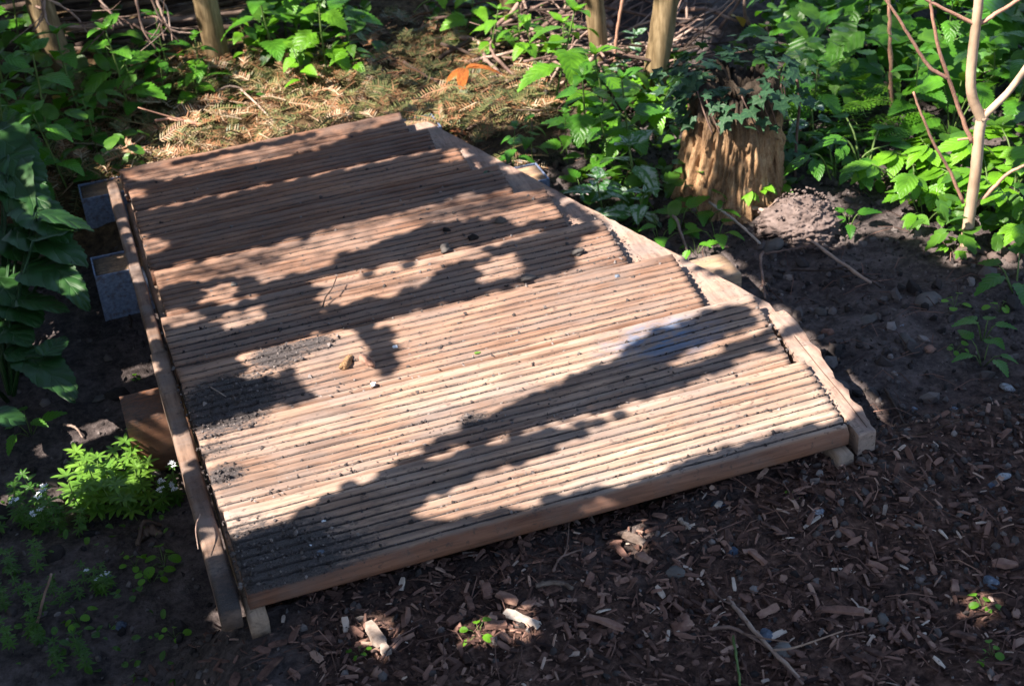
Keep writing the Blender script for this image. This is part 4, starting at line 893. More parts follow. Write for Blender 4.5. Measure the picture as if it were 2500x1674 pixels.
for i, (p, s, fl, mt, lab) in enumerate(STN):
    s *= .62 if mt == 'plaster' else .72; mb = MB(); lump(mb, (0, 0, 0), (s, s * U(.65, .85), s * fl * .8), 40 + i, .28, True, U(0, 3)); o = mb.build('stone' if mt != 'plaster' else 'fragment', M[mt]); q = at(p); o.location = (q[0], q[1], q[2] + s * fl * .35); tag(o, lab, 'stone' if mt != 'plaster' else 'fragment')
def dryleaf(p, L, w, mat, label, az, el, up=.01, droop=1.2, fold=.5, nm='fallen_leaf', z=None):
    mb = MB(); v, f, uv = leaf('ovate', L, w, 8, fold, droop); mb.add(v @ orient(az, el).T, f, uv); o = mb.build(nm, M[mat]); q = at(p) if z is None else at(p, z); o.location = (q[0], q[1], q[2] + up); tag(o, label, 'leaf'); return o
ol = thing('fallen_leaf', 'curled bright orange dead leaf on the needle litter behind the deck', 'leaf', on((1140, 222), .042))
mb = MB()
for (az, el, L, w, dr, fo) in ((-.30, .15, .078, .015, 1.0, .6), (-2.05, .10, .062, .021, 1.3, .7), (-2.75, .1, .052, .012, 1.2, .7), (-.05, .35, .050, .011, 1.4, .8)): put(mb, leaf('ovate', L, w, 8, fo, dr), (0, 0, 0), az, el, U(-.4, .4))
mb.build('blade', M['orange'], ol)
dryleaf((1785, 78), .045, .034, 'yellow', 'curled yellow leaf among the sticks behind the stump', .3, -.2, .03)
dryleaf((1735, 30), .05, .03, 'yellow', 'dull yellow leaf at the top edge behind the stump', 1.2, .1, .03)
dryleaf((1080, 300), .022, .018, 'brown', 'small reddish leaf beside the first beam end', 1.0, .2, .02)
dryleaf((1100, 340), .035, .02, 'brown', 'brown leaf leaning on the diagonal rail corner', -.4, .2, .015)
dryleaf((1120, 325), .03, .012, 'lime', 'pale green narrow leaf next to the first beam end', .4, .0, .012)
dryleaf((150, 310), .028, .018, 'yellow', 'pale dry leaf on the leaning post side', 1.0, .4, .05)
dryleaf((1180, 430), .021, .014, 'ivy', 'single pale green leaf lying on the right end of a rear board', .15, .05, .0035, .3, .15, 'fallen_leaf', DECK)
dryleaf((1158, 868), .010, .005, 'lime', 'tiny yellow-green bud on the third board', .2, .0, .003, .3, .2, 'fallen_leaf', DECK)
# debris on the boards
dz = DECK + .0015
DEB = [((848, 890), (.013, .006, .006), 'stump', 'rough brown bark crumb in the sun on the third board', 'bark_piece', .9), ((898, 888), (.017, .005, .007), 'bark_chip', 'upright bark sliver casting a short shadow on the third board', 'bark_piece', 1.9), ((1222, 543), (.008, .006, .006), 'stone', 'grey cone scale cluster on a middle board', 'cone_scale', 0), ((1155, 583), (.008, .005, .004), 'clod', 'dark crumb in a groove of a middle board', 'soil_crumb', 0),
       ((1087, 611), (.009, .006, .006), 'stone', 'grey-white bird dropping lump at a board edge', 'dropping', 1), ((1286, 684), (.013, .007, .005), 'stone', 'dark grey clod at the back edge of the third board', 'soil_crumb', .3), ((1410, 621), (.009, .006, .005), 'stone', 'grey tuft-like crumb near the right end of the fourth board', 'soil_crumb', 0), ((573, 697), (.005, .004, .003), 'stone', 'dark bluish bead on a middle board', 'soil_crumb', 0),
       ((1090, 565), (.006, .005, .004), 'clod', 'dark brown crumb above the grey lump', 'soil_crumb', 0), ((965, 850), (.0035, .003, .003), 'petal', 'white star-shaped petal on the third board', 'petal', 0), ((912, 940), (.0028, .0025, .0025), 'petal', 'white bead at the front edge of the third board', 'petal', 0), ((1505, 680), (.005, .004, .003), 'plaster', 'white speck near the right end of the third board', 'petal', 0),
       ((790, 1275), (.0026, .0024, .002), 'petal', 'white grain left on the front board', 'petal', 0), ((760, 1335), (.0026, .0024, .002), 'petal', 'white grain nearest the front edge', 'petal', 0), ((785, 1350), (.006, .003, .0025), 'plaster', 'pale blue flake on the front board', 'petal', .6), ((725, 1320), (.003, .0016, .0016), 'petal', 'oblong white grain on the front board', 'petal', 2), ((943, 1186), (.005, .003, .002), 'plaster', 'pale lilac crumb beside the seam of the front board', 'petal', 1)]
for p, s, mt, lab, nm, rz in DEB:
    mb = MB(); lump(mb, (0, 0, 0), s, 70 + len(lab), .35, True, 0); o = mb.build(nm, M[mt]); q = at(p, dz); o.location = (q[0], q[1], q[2] + s[2] * .55); o.rotation_euler = (0, 0, rz); tag(o, lab, 'crumb' if nm != 'bark_piece' else 'bark')
def deckstick(pts, r, lab, mt):
    P = [at(p, dz + .002 + h) for p, h in pts]; mb = MB(); PP = smooth_path(P, 5); tube(mb, PP, np.linspace(r, r * .6, len(PP)), 5); tag(mb.build('twig', M[mt], origin=PP[0]), lab, 'twig')
deckstick([((788, 748), .002), ((795, 725), .008), ((810, 705), .012), ((822, 676), .016)], .0012, 'thin crooked dark twig on the fourth board', 'dark_stick')
deckstick([((515, 945), .002), ((535, 957), .004), ((552, 968), .002)], .0009, 'pale straw splinter on the soil patch of the third board', 'pale_chip')
deckstick([((488, 1255), .004), ((478, 1290), .012), ((484, 1340), .004)], .0009, 'bent grey grass stalk lying over the front of the left rail', 'stick')
deckstick([((1300, 702), .003), ((1330, 695), .004), ((1380, 688), .002)], .0009, 'thin stalk beside the dark grey clod on the board edge', 'dark_stick')

# ------------------------------------------------------------------ scattered litter (nobody could count it)
def frame_pts(n, poly=None, x=(0, 2500), y=(0, 1674)):
    return [(U(*x), U(*y)) for _ in range(n)]
def on_deck(p, m=.0): return -.03 - m < p[0] < .72 + m and -.004 - m < p[1] < 1.03 + m and p[0] < .735 - (p[1] - .29) * .34 * (p[1] > .29) + m
mb = MB(); ncl = 0
for i in range(15000):
    p = np.array([U(-.35, 1.9), U(-.55, 1.25)]) if i % 3 else np.array([U(.6, 1.5), U(-.2, 1.0)])
    if on_deck(p, -.02): continue
    if p[1] > 1.0 and p[0] < .7: continue
    s = min(.012 if p[1] > .1 else .0045, .0011 * math.exp(abs(RNG.normal(0, .9)))) * 1.25; z = float(ground(p[0], p[1]))
    V, F = (OCT_V, OCT_F) if s < .004 else (ICO_V, ICO_F)
    mb.add(V * (1 + RNG.uniform(-.3, .3, (len(V), 1))) * (s * np.array([U(.7, 1.2), U(.7, 1.2), U(.5, .8)])) @ rotm(U(0, 3), U(0, 3), U(0, 6)).T + (p[0], p[1], z + s * .25), F, None, tone=U(.1, .8) if RNG.random() < .95 else U(.8, 1.2))
tag(mb.build('soil_crumbs', M['clod'], smooth=False), 'loose dark soil crumbs over the ground', 'soil', kind='stuff')
def chipmesh(L, w, t):
    n = 5; V = []
    for i in range(n):
        k = i / (n - 1); ww = w * (.55 + .45 * math.sin(math.pi * (.12 + .76 * k))) * U(.75, 1.2); b = .10 * L * math.sin(math.pi * k)
        for s in (-1, 1):
            V.append(((k - .5) * L + U(-.1, .1) * w, s * ww / 2, b * .4 + U(-.2, .2) * t)); V.append(((k - .5) * L + U(-.1, .1) * w, s * ww / 2 * .8, b * .4 + t * U(.7, 1.2)))
    f = []
    for i in range(n - 1):
        a = i * 4; f += [(a, a+4, a+5, a+1), (a+1, a+5, a+7, a+3), (a+3, a+7, a+6, a+2), (a+2, a+6, a+4, a)]
    f += [(0, 1, 3, 2), (n*4-4, n*4-2, n*4-1, n*4-3)]
    return np.array(V), f
mb = MB(); cnt = 0
while cnt < 12500:
    p = np.array([U(-.15, 1.0), -.52 + .59 * RNG.beta(1.4, 1.0)]); e = float(vnoise(p[0] * 6, p[1] * 6, 22)) * .09
    if p[1] + e * .2 > .07 or (p[0] > .70 and RNG.random() < .35 + 2.2 * (p[1] + .12)) or (p[0] + e < .04 and RNG.random() < .8): 
        if RNG.random() > .02: continue
    if on_deck(p, -.03) and p[1] > .06: continue
    L = .003 + .012 * RNG.random() ** 3.2; v, f = chipmesh(L * U(1, 1.5), L * U(.12, .6), L * U(.06, .15))
    z = float(ground(p[0], p[1])); mb.add(v @ rotm(RNG.normal(0, .35), RNG.normal(0, .35), U(0, 6.3)).T + (p[0], p[1], z + .001 + U(0, .003)), f, None, tone=float(np.clip(RNG.normal(.40, .26), .03, 1)))
    cnt += 1
tag(mb.build('bark_mulch', M['chip'], smooth=False), 'fine reddish bark mulch on the soil in front of the deck', 'mulch', kind='stuff')
CHIPP = []
for i in range(5):
    v, f = chipmesh(.03, .009 + .0022 * i, .0035); mb = MB(); mb.add(v, f); o = mb.build('bark_chip', M['bark_chip'], smooth=False); CHIPP.append([o, 0])
for i in range(170):
    p = (U(560, 2480), U(1290, 1674)); q = at(p)
    if on_deck(q, .005) or q[1] > .02 and q[0] < .72: continue
    e = CHIPP[i % 5]; o = e[0] if e[1] == 0 else e[0].copy()
    if e[1]: COL.objects.link(o)
    e[1] += 1; s = U(.22, .62); o.location = (q[0], q[1], q[2] + .003); o.rotation_euler = (RNG.normal(0, .3), RNG.normal(0, .3), U(0, 6.3)); o.scale = (s, s * U(.7, 1.3), s)
    tag(o, 'reddish brown bark chip loose on the mulch in front of the deck', 'bark chip', 'bark chips in front of the deck')
PALE = [((1275, 1520), .050, .013, 'pale weathered wood piece with a bright sunlit end on the mulch', 2.2), ((918, 1560), .045, .018, 'splintered pale wood lump at the front left of the mulch', 1.7), ((940, 1590), .026, .014, 'orange-cream broken wood end on the front mulch', 1.6), ((1548, 1325), .036, .013, 'whitish speckled rotten wood piece below the front board', 2.1), ((1572, 1370), .022, .014, 'greenish grey end of rotten wood on the mulch', 2.0), ((1515, 1355), .040, .011, 'pinkish brown bark strip beside the rotten wood', 1.8),
        ((1190, 1450), .026, .014, 'greyish oval bark piece below the middle of the front board', 1.3), ((1240, 1470), .03, .014, 'long grey bark piece next to the pale wood', 2.2), ((1148, 1480), .024, .010, 'pink-brown splinter above the green sprout', 1.5), ((1440, 1425), .022, .012, 'orange-brown bark chip bright on the mulch', .9), ((1350, 1450), .022, .009, 'tan flat sliver under the straight straw', .1), ((1210, 1535), .026, .013, 'tan bark piece right of the green sprout', -.2), ((2050, 1500), .06, .012, 'long tan wood splinter at lower right', -.5), ((2450, 1385), .032, .014, 'large tan bark piece near the right edge', -.4), ((1850, 1370), .028, .010, 'grey-pink upright chip on the middle mulch', 1.9), ((1110, 1520), .020, .012, 'pinkish chip left of the green sprout', .3), ((1740, 1455), .018, .012, 'rusty red chip above the pink stone', 1.2), ((2160, 1250), .022, .006, 'pale narrow chip below the front right corner', .9), ((2170, 1290), .024, .007, 'grey narrow chip on the dark soil at right', -.9),
        ((2140, 1390), .028, .010, 'olive-grey wide splinter at right mulch', -.8), ((1875, 1500), .030, .011, 'yellowish curled bark strip near the bottom', .1), ((2330, 1440), .02, .012, 'tan rounded chip at right', 1.0), ((660, 1640), .042, .010, 'grey flat splinter at the bottom left of the mulch', .7), ((1480, 1530), .05, .012, 'dark arched root piece on the mulch', -.8), ((2200, 1370), .02, .01, 'dull ochre chip at right', -1.2), ((2350, 1560), .03, .010, 'grey diagonal splinter at bottom right', -.7), ((2130, 1600), .03, .009, 'brown bent twig piece at bottom right', -1.0), ((680, 1580), .022, .010, 'red-brown short chip left of the green sprout at the bottom', -.1), ((1985, 1280), .04, .005, 'thin pale splinter under the blue fragment', .4), ((1755, 1240), .014, .01, 'pale crumb of wood by the front board', .7)]
for i, (p, L, w, lab, rz) in enumerate(PALE):
    v, f = chipmesh(L * .8, w * .8, w * .3); mb = MB(); mb.add(v, f); o = mb.build('wood_piece', M['pale_chip' if i in (0, 1, 2, 3, 17, 28, 29) else 'bark_chip'], smooth=False); q = at(p); o.location = (q[0], q[1], q[2] + .004); o.rotation_euler = (RNG.normal(0, .1), RNG.normal(0, .1), rz); tag(o, lab, 'wood piece')
# yew clippings: sprigs of needles, fresh and dry
def sprig(mb, p, L, az, el, tone, curve=.3, nl=.019):
    n = int(L / .0044); d = np.array([math.cos(az) * math.cos(el), math.sin(az) * math.cos(el), math.sin(el)]); s = np.array([-math.sin(az), math.cos(az), 0]); u = np.cross(d, s); u = u * np.sign(u[2] + 1e-6)
    roll = U(-.6, .6); s2 = s * math.cos(roll) + u * math.sin(roll); u2 = np.cross(d, s2); pts = []
    V = []; F = []; k = 0; TT = []
    for i in range(n):
        t = i / n; c = p + d * L * t + s * curve * L * t * t + np.array([0, 0, -.25 * L * t * t]); pts.append(c)
        for sg in (-1, 1):
            l = nl * U(.75, 1.1) * (1 - .5 * t ** 3); nd = d * .55 + s2 * sg + u2 * U(-.15, .5); nd /= np.linalg.norm(nd); wv = np.cross(nd, u2); wv /= np.linalg.norm(wv) + 1e-9; wv = wv * .00105
            e = c + nd * l; m_ = c + nd * l * .55
            V += [c - wv * .5, c + wv * .5, m_ + wv, e, m_ - wv]; F.append((k, k+1, k+2, k+3, k+4)); k += 5; TT += [min(1, max(0, tone + RNG.normal(0, .13)))] * 5
    mb.add(np.array(V), F, None, tone=np.array(TT))
    tube(mb, [pts[0], pts[len(pts)//2], pts[-1]], [.0012, .001, .0006], 4, tone=min(1, tone + .25))
mb = MB(); k = 0
while k < 1500:
    p = (U(60, 1330), U(60, 480)); q = at(p)
    if on_deck(q, .01): continue
    y_lim = 470 - .2 * (p[0] - 100)
    w = 1.0 if (p[1] > 150 or p[0] > 850) else .12
    if p[0] < 230 and p[1] < 380: w *= .3
    if p[0] > 1180 and p[1] < 200: w *= .2
    if p[0] > 1180 and p[1] > 320: w *= .25
    if RNG.random() > w: continue
    if 930 < p[0] < 1200: tone = U(.05, .6)
    else: tone = float(np.clip(RNG.choice([.15, .3, .45, .7, .9], p=[.20, .20, .18, .27, .15]) + U(-.08, .08), 0, 1))
    sprig(mb, q + np.array([0, 0, U(.002, .034)]), U(.028, .068), U(0, 6.28), RNG.normal(.05, .22), tone, U(-.35, .35), U(.012, .019)); k += 1
tag(mb.build('yew_clippings', M['yew'], smooth=False), 'dry and fresh yew clippings and needles strewn behind the deck', 'needle litter', kind='stuff')
for p, L, az, el, tone, lab in (((205, 265), .11, 1.6, 1.1, .35, 'upright yellowish yew sprig in front of the dark nettles'), ((185, 455), .10, 1.9, .6, .18, 'green yew sprig lying above the left bracket'), ((225, 440), .07, .3, .2, .12, 'dark green yew sprig left of the rear board'), ((170, 415), .08, 1.4, .7, .72, 'rusty dead yew sprig at the edge of the shade'), ((705, 205), .09, 1.5, .8, .82, 'reddish upright dead yew sprig left of the clippings'), ((1200, 285), .07, .5, .1, .72, 'orange-brown dead sprig right of the orange leaf'), ((590, 205), .08, .8, .6, .8, 'rusty sprig below the banded post'), ((900, 262), .09, .6, .3, .2, 'pale green yew sprig touching the rear board'), ((640, 380), .05, 1.0, .4, .28, 'yellow-green sprig tip at the rear board middle')):
    q = at(p); mb = MB(); sprig(mb, np.zeros(3), L, az, el, tone); o = mb.build('yew_sprig', M['yew'], smooth=False); o.location = (q[0], q[1], q[2] + .02); tag(o, lab, 'sprig')
# fine straws over litter and soil
mb = MB()
for i in range(680):
    p = (U(80, 1650), U(40, 420)) if i < 300 else ((U(1250, 2450), U(450, 1150)) if i < 480 else (U(600, 2480), U(1200, 1674))); q = at(p)
    if on_deck(q, .01): continue
    L = U(.015, .06); a = U(0, 6.3); d = np.array([math.cos(a), math.sin(a), U(-.1, .2)]) * L; e = q + d; e[2] = max(e[2], float(gbase(e[0], e[1])) + .002)
    tube(mb, [q + (0, 0, .004), (q + e) / 2 + RNG.normal(0, .003, 3) + (0, 0, .008), e + (0, 0, .003)], [.0007, .0006, .0004], 3, tone=U(.2, .9) if i < 300 else U(.15, .7))
tag(mb.build('straw_litter', M['chip'], smooth=False), 'fine straws and root hairs over litter and soil', 'litter', kind='stuff')
# low undergrowth
mb = MB()
def under(n, xr, yr, hs, sz, kinds=('round', 'nettle', 'elder')):
    for i in range(n):
        p = (U(*xr), U(*yr)); q = at(p)
        if on_deck(q, .015) or np.hypot(q[0] - SB[0], q[1] - SB[1]) < SR * 1.1: continue
        L = U(*sz); kd = kinds[RNG.integers(len(kinds))]
        put(mb, leaf(kd, L, L * U(.5, .85), 5, U(.05, .3), U(.4, 1.0)), q + np.array([0, 0, U(*hs)]), U(0, 6.3), U(-.6, .4), U(-.4, .4))
under(260, (2450, 3150), (-40, 620), (.005, .15), (.02, .05)); under(200, (-700, -60), (60, 900), (.004, .12), (.02, .05)); under(620, (1850, 2560), (-60, 330), (.005, .16), (.02, .05)); under(220, (1400, 1760), (200, 560), (.003, .07), (.015, .038)); under(260, (-60, 360), (80, 480), (.004, .12), (.02, .045)); under(220, (610, 920), (-40, 190), (.01, .12), (.02, .045))
under(90, (2230, 2520), (360, 640), (.005, .08), (.02, .045)); under(120, (1040, 1400), (0, 130), (.005, .05), (.012, .03)); under(130, (-20, 420), (1180, 1674), (.002, .02), (.006, .014), ('lance', 'lance', 'round')); under(90, (1870, 2250), (330, 480), (.003, .04), (.015, .03)); under(50, (450, 640), (170, 280), (.003, .04), (.012, .026))
tag(mb.build('undergrowth', M['grass']), 'low leafy undergrowth between the plants', 'undergrowth', kind='stuff')
# crumbs lying in the grooves and patches of the boards
mb = MB(); k = 0
allp = [(b, i, j) for b in range(9) for i in range(0)]
pool = []
for b, (X, Y, Z, sl, prof) in enumerate(BOARD_SURF):
    m_ = sl > .45; ii, jj = np.where(m_); wgt = sl[ii, jj] ** 1.5 * (1.0 if b < 4 else .4)
    pool += [(X[i, j], Y[i, j], Z[i, j], w) for i, j, w in zip(ii, jj, wgt)]
pool = np.array(pool); pr = pool[:, 3] / pool[:, 3].sum()
for q in pool[RNG.choice(len(pool), 15000, p=pr)]:
    s = min(.0034, .0007 * math.exp(abs(RNG.normal(0, .6))))
    mb.add(OCT_V * s * (1 + RNG.uniform(-.35, .35, (6, 1))) @ rotm(U(0, 3), U(0, 3), 0).T + (q[0] + U(-.006, .006), q[1] + U(-.0022, .0022), q[2] + s * .5), OCT_F, None, tone=U(.15, .8) if RNG.random() < .93 else U(.9, 1.3))
for i in range(1500):
    x, y = U(.03, .62), U(.02, .66)
    s = U(.0007, .0018); mb.add(OCT_V * s * np.array([U(1, 2.5), 1, .8]) @ rotm(0, 0, U(0, 6)).T + (x, y, DECK + .0012), OCT_F, None, tone=U(.2, 1.2))
tag(mb.build('deck_crumbs', M['clod'], smooth=False), 'soil crumbs and grit lying in the grooves of the boards', 'grit', kind='stuff')

# ------------------------------------------------------------------ unseen shade tree: crown leaves placed to cast the outlined light and shade
LIT = [  # where the sun reaches, outlined in the photograph (x, y in 2500 x 1674), and how fully
 (.45, [(304,417),(416,409),(570,378),(673,363),(757,340),(863,300),(973,281),(975,291),(911,307),(857,325),(811,348),(757,363),(673,391),(570,409),(475,430),(391,435),(304,430)]),
 (.5, [(302,475),(339,468),(337,478),(304,481)]), (.55, [(350,584),(398,591),(398,609),(345,617)]),
 (.9, [(690,650),(760,583),(837,566),(914,550),(986,532),(1009,540),(1006,553),(975,573),(919,584),(883,604),(837,609),(801,640),(690,672),(631,680),(660,655)]),
 (.6, [(364,673),(410,672),(413,697),(374,702)]), (.6, [(512,704),(566,702),(560,722),(512,727)]), (.75, [(1098,376),(1127,372),(1124,388),(1101,396)]),
 (.8, [(1260,535),(1300,512),(1364,494),(1368,522),(1310,530),(1265,542)]), (.15, [(440,655),(700,600),(900,540),(1150,480),(1280,480),(1340,470),(1260,520),(1000,545),(800,570),(640,660),(420,690),(360,680)]),
 (.9, [(800,700),(902,683),(1031,650),(1167,611),(1174,622),(1088,643),(1052,668),(1020,690),(963,711),(895,726),(800,742)]),
 (.9, [(1182,647),(1235,629),(1264,636),(1257,665),(1189,679)]), (.7, [(544,766),(626,758),(636,778),(546,799)]), (.4, [(397,778),(480,768),(480,784),(405,791)]),
 (1, [(963,783),(1081,754),(1189,726),(1282,704),(1377,676),(1408,657),(1433,637),(1418,620),(1428,604),(1438,583),(1485,565),(1500,560),(1655,630),(1690,663),(1840,722),(1800,735),(1726,752),(1615,794),(1546,822),(1525,838),(1505,862),(1400,902),(1332,938),(1224,984),(1181,1010),(1128,1031),(1081,1060),(1042,1078),(1006,1105),(900,1160),(813,1186),(787,1204),(720,1253),(664,1271),(608,1296),(566,1308),(545,1256),(502,1100),(486,1058),(600,1022),(830,965),(984,912),(999,891),(984,851),(970,801)]),
 (1, [(608,881),(636,871),(713,840),(800,819),(851,815),(877,848),(888,880),(902,901),(895,937),(830,965),(774,973),(767,963),(769,942),(746,912),(751,896),(733,891),(669,904),(636,918),(615,912)]),
 (.95, [(1013,1246),(1123,1195),(1233,1155),(1324,1120),(1400,1090),(1475,1052),(1600,990),(1733,925),(1856,874),(1925,846),(1975,893),(2010,945),(2046,995),(2046,1012),(1959,1031),(1856,1059),(1779,1079),(1669,1125),(1525,1170),(1379,1192),(1306,1221),(1196,1239),(1086,1261)]),
 (.8, [(1651,879),(1764,836),(1880,783),(1890,797),(1831,813),(1764,844),(1677,885)]),
 (1, [(1858,765),(1910,748),(1925,777),(1925,787),(1885,797)]), (1, [(1930,828),(1964,815),(2010,874),(2050,931),(2075,956),(2097,992),(2065,1008),(2036,982),(2000,931),(1964,890),(1926,851)]),
 (1, [(415,1076),(470,1055),(484,1117),(438,1130)]), (.8, [(320,650),(343,645),(356,673),(328,683)]), (.8, [(361,804),(392,799),(400,817),(367,827)]), (.5, [(262,445),(280,442),(298,494),(275,496)]), (.9, [(536,1492),(586,1478),(590,1515),(545,1526)]), (.6, [(515,1300),(540,1290),(548,1330),(520,1345)]),
 (1, [(1001,289),(1050,272),(1068,304),(1032,311)]), (1, [(1239,409),(1305,390),(1332,427),(1280,419),(1247,419)]), (1, [(1682,625),(1751,598),(1808,660),(1690,645)]),
 (.96, [(230,435),(290,395),(290,330),(380,290),(430,250),(540,225),(560,165),(700,150),(830,180),(990,190),(1080,150),(1150,230),(1170,310),(1090,300),(1000,272),(640,345),(300,415)]), (.5, [(140,500),(160,400),(240,380),(230,450),(200,500)]),
 (.9, [(1080,160),(1130,100),(1200,40),(1260,-10),(1420,-10),(1440,60),(1480,100),(1640,-10),(1700,-10),(1640,130),(1600,190),(1480,190),(1440,240),(1380,270),(1300,290),(1200,320),(1150,310)]),
 (.7, [(1380,200),(1480,180),(1560,200),(1680,180),(1690,250),(1670,330),(1560,370),(1470,350),(1400,330)]), (.75, [(1440,400),(1570,400),(1570,520),(1450,500)]), (.25, [(1380,330),(1500,340),(1500,460),(1420,420)]),
 (.75, [(640,30),(720,0),(900,0),(900,200),(760,215),(660,160)]), (.55, [(390,90),(560,80),(570,270),(430,280),(395,190)]), (.5, [(560,0),(640,0),(650,160),(600,200)]), (.35, [(900,60),(1080,20),(1080,150),(900,190)]), (.55, [(480,-40),(560,-40),(560,150),(520,150)]), (.35, [(70,-40),(140,-40),(160,120),(120,130)]), (.4, [(250,-20),(500,-20),(480,40),(280,40)]),
 (1, [(1720,298),(1768,283),(1829,265),(1832,316),(1811,359),(1780,370),(1740,350),(1721,359),(1728,420),(1710,455),(1670,460),(1680,412),(1695,359)]), (.2, [(1700,150),(1930,100),(1940,200),(1760,230)]),
 (1, [(1840,490),(1890,440),(1995,440),(2040,490),(2095,560),(2095,590),(1960,568),(1850,555)]), (.9, [(2095,560),(2180,520),(2300,510),(2300,580),(2180,578)]),
 (.85, [(2260,420),(2340,360),(2520,310),(2520,640),(2440,650),(2400,600),(2330,650),(2270,600)]), (1, [(2340,620),(2352,-40),(2420,-40),(2420,300),(2390,620)]), (1, [(2400,300),(2500,120),(2520,160),(2430,290)]),
 (.8, [(1970,390),(2180,380),(2190,470),(1990,475)]), (.8, [(2200,440),(2290,440),(2280,520),(2210,510)]), (.6, [(1840,20),(1970,20),(1960,130),(1850,120)]), (.4, [(1980,90),(2110,40),(2160,120),(2100,220),(2000,220)]), (.14, [(2100,-20),(2520,-20),(2520,160),(2100,140)]), (.5, [(2160,0),(2190,0),(2190,130),(2165,130)]), (.12, [(1940,210),(2330,160),(2330,330),(1960,340)]), (.35, [(2420,150),(2520,150),(2520,320),(2440,300)]), (.45, [(2230,220),(2340,180),(2350,480),(2290,440)]),
 (.95, [(160,1224),(205,1195),(249,1175),(278,1165),(320,1160),(370,1165),(376,1188),(340,1225),(293,1234),(256,1245),(205,1249)]), (.9, [(395,1130),(445,1130),(445,1200),(400,1205)]), (.6, [(95,1195),(135,1195),(135,1235),(95,1235)]), (.5, [(-10,1220),(20,1220),(20,1250),(-10,1250)]),
 (.8, [(100,1095),(201,1049),(287,1020),(290,1041),(187,1081),(108,1105)]), (.5, [(300,912),(376,890),(380,905),(310,925)]), (.9, [(0,840),(108,848),(128,873),(36,880)]), (.9, [(108,848),(158,812),(172,830),(143,853)]), (.5, [(140,785),(215,770),(215,800),(150,805)]),
 (.8, [(1238,1480),(1262,1478),(1300,1545),(1280,1560)]), (.8, [(900,1515),(935,1515),(955,1570),(950,1605),(918,1590)]), (.7, [(1523,1285),(1550,1280),(1575,1330),(1550,1350)]), (0, [(860,1400),(1300,1390),(1480,1400),(1460,1560),(1150,1690),(830,1690)]), (.7, [(1140,1530),(1195,1530),(1195,1570),(1140,1570)]), (.5, [(2380,1465),(2420,1465),(2420,1510),(2380,1510)]),
]
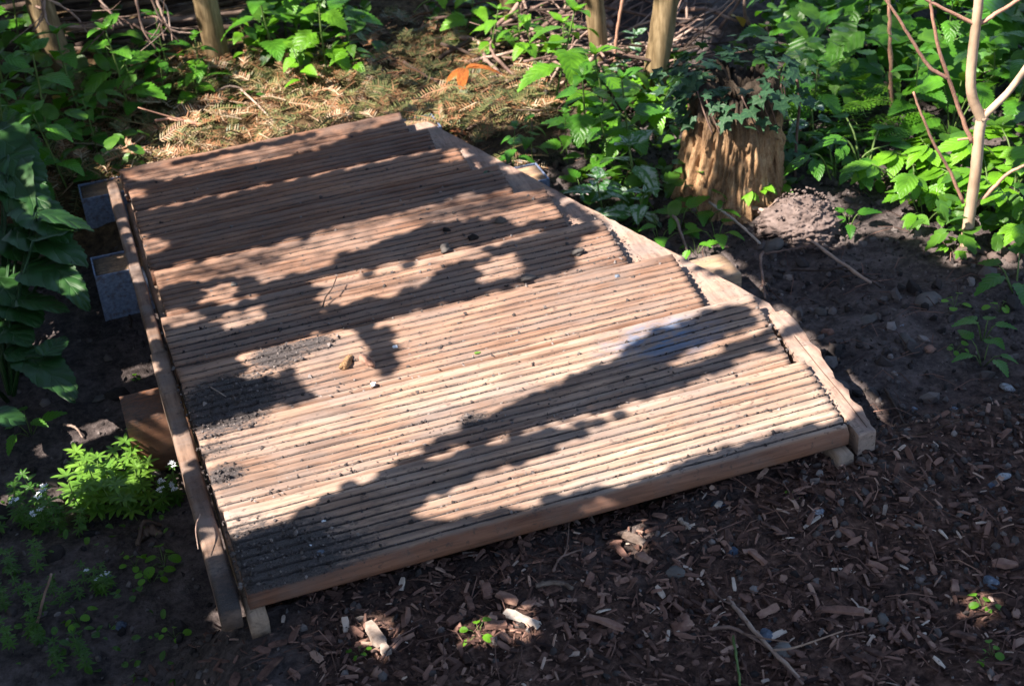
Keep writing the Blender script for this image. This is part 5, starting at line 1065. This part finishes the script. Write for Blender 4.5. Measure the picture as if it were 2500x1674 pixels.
def build_tree():
    t = TOSUN; e1 = np.cross([0, 0, 1.0], t); e1 /= np.linalg.norm(e1); e2 = np.cross(t, e1)
    C0 = np.array([.75, .95, .08]); DIST = 1.5; step = .0070
    # what the sun meets first on each ray: boards, beams, stump, posts, ground
    vs = []; fs = []; n0 = 0; dg = bpy.context.evaluated_depsgraph_get(); dg.update()
    for o in bpy.data.objects:
        if o.type != 'MESH': continue
        b = o.name.split('.')[0]
        if not (b in ('board', 'side_rail', 'diagonal_rail', 'edge_strip', 'sleeper_beam', 'fence_post', 'soil_mound', 'ground') or (o.parent and o.parent.name.startswith(('tree_stump', 'sapling')))): continue
        mwm = o.matrix_world if o.parent is None else Matrix.Translation(o.parent.location)
        if o.parent is None: mwm = Matrix.Translation(o.location)
        k = len(o.data.vertices); co = np.empty(k * 3); o.data.vertices.foreach_get('co', co); co = co.reshape(-1, 3) + np.array(mwm.translation)
        vs.append(co); fs += [tuple(i + n0 for i in p.vertices) for p in o.data.polygons]; n0 += k
    bvh = BVHTree.FromPolygons(np.concatenate(vs).tolist(), fs)
    us = np.arange(-1.75, 1.75, step); wsv = np.arange(-1.55, 1.55, step)
    H = np.full((len(wsv), len(us), 3), np.nan); D = -Vector(t)
    for j, w in enumerate(wsv):
        for i, u in enumerate(us):
            o = C0 + e1 * u + e2 * w + t * 1.9
            h = bvh.ray_cast(Vector(o), D)[0]
            if h is not None: H[j, i] = h
    P = H.reshape(-1, 3).copy(); zb = gbase(P[:, 0], P[:, 1]); far = (P[:, 1] > 1.06) & (P[:, 2] < zb + .03)
    lift = np.where(far, .05, 0.0); P2 = P + t * (lift / t[2])[:, None]
    q = (P2 - CAM) @ ROT; px = 1250 + FPX * q[:, 0] / q[:, 2]; py = 837 + FPX * q[:, 1] / q[:, 2]
    lev = np.zeros(len(P)); 
    for lv, poly in LIT:
        x = np.array([a for a, _ in poly], float); y = np.array([b for _, b in poly], float)
        m = (px > x.min()) & (px < x.max()) & (py > y.min()) & (py < y.max()); ins = np.zeros(m.sum(), bool); X = px[m]; Y = py[m]
        for a in range(len(x)):
            b = a - 1; c = ((y[a] > Y) != (y[b] > Y)) & (X < (x[b] - x[a]) * (Y - y[a]) / (y[b] - y[a] + 1e-9) + x[a]); ins ^= c
        lev[m] = np.maximum(lev[m], ins * lv)
    lev[~np.isfinite(px)] = 0
    outside = (px < -150) | (px > 2650) | (py < -300) | (py > 1850); lev[outside] = lev[outside]
    lev = lev.reshape(H.shape[:2])
    UU, WW = np.meshgrid(us, wsv)
    rnd = .5 + .5 * np.clip(1.5 * (vnoise(UU * 62, WW * 62, 61) * .75 + vnoise(UU * 110, WW * 110, 62) * .35), -1, 1)
    semi = (lev > .11) & (lev < .94); light = lev > .11
    shade = ~light; cov = np.zeros_like(shade); cum = np.cumsum(np.cumsum(np.pad(light.astype(int), ((1, 0), (1, 0))), 0), 1)
    ny_, nx_ = shade.shape; leaves = []
    def clear(j, i, k):
        a, b = max(0, j - k), min(ny_, j + k + 1); c, d = max(0, i - k), min(nx_, i + k + 1)
        return cum[b, d] - cum[a, d] - cum[b, c] + cum[a, c] == 0
    for rad in (.085, .060, .042, .030, .021, .0145, .0095):
        k = max(1, int(round(rad / step))); jj, ii = np.where(shade & ~cov); order = RNG.permutation(len(jj))
        for q_ in order:
            j, i = jj[q_], ii[q_]
            if cov[j, i] or not clear(j, i, k): continue
            r = k * step + (.003 if k == 1 else 0); leaves.append((us[i], wsv[j], r)); kk = max(1, int(k * .72))
            a, b = max(0, j - kk), min(ny_, j + kk + 1); c, d = max(0, i - kk), min(nx_, i + kk + 1)
            yy, xx = np.ogrid[a - j:b - j, c - i:d - i]; cov[a:b, c:d] |= (yy * yy + xx * xx <= (k * .74) ** 2 + .5)
    jj, ii = np.where(semi)
    for j, i in zip(jj, ii):
        for _ in range(RNG.poisson((1 - lev[j, i]) * 2.3 * (.75 + .5 * rnd[j, i]))): leaves.append((us[i] + U(-.0035, .0035), wsv[j] + U(-.0035, .0035), .0036))
    mb = MB(); V = []; F = []; n = 0; prof = [(0, -1.02), (.62, -.72), (.92, -.2), (.86, .35), (.5, .82), (0, 1.12), (-.5, .82), (-.86, .35), (-.92, -.2), (-.62, -.72)]
    tv = []
    for (u, w, r) in leaves:
        dd = DIST + U(-.22, .32) if r > .004 else DIST + U(.7, 1.5)
        for _ in range(14):      # the crown keeps clear of where the photographer stands and looks
            c = C0 + e1 * u + e2 * w + t * dd; bad = False
            for sx in (0.0, -.35, -.65):
                rel = c - CAM - np.array([sx, 0, 0]); lq = rel @ ROT
                bad |= np.linalg.norm(rel) < .5 + r or (lq[2] > -r and abs(lq[0]) < .343 * lq[2] * 1.1 + 1.5 * r + .02 and abs(lq[1]) < .23 * lq[2] * 1.1 + 1.5 * r + .02)
            if not bad: break
            dd += .25
        rot = U(0, 6.28); a = e1 * math.cos(rot) + e2 * math.sin(rot); b = np.cross(t, a)
        tx, ty = RNG.normal(0, .16), RNG.normal(0, .16); nn = t + a * tx + b * ty; nn /= np.linalg.norm(nn); a2 = a - nn * (a @ nn); a2 /= np.linalg.norm(a2); b2 = np.cross(nn, a2)
        v = [c + a2 * x * r + b2 * y * r - nn * (.12 * r * (x * x)) for x, y in prof]
        V += v; F.append(tuple(range(n, n + 10))); n += 10
    tr = thing('shade_tree', 'leafy tree outside the frame with a crown shaped to dapple the deck', 'tree', (-1.75, .75, 0))
    mb.add(np.array(V) - np.array(tr.location), F); mb.build('crown', M['crown'], tr, smooth=False)
    mb = MB(); cc = C0 + t * DIST - np.array(tr.location)
    trunk = smooth_path([(0, 0, -.1), (.02, .01, .6), (.05, .02, 1.2), (.12, .06, 1.9), (.2, .1, 2.6)], 6); tube(mb, trunk, np.linspace(.085, .03, len(trunk)), 12, True, .06)
    mb.build('trunk', M['bark'], tr)
    print('LEAVES', len(leaves), 'lit share', light.mean())
build_tree()
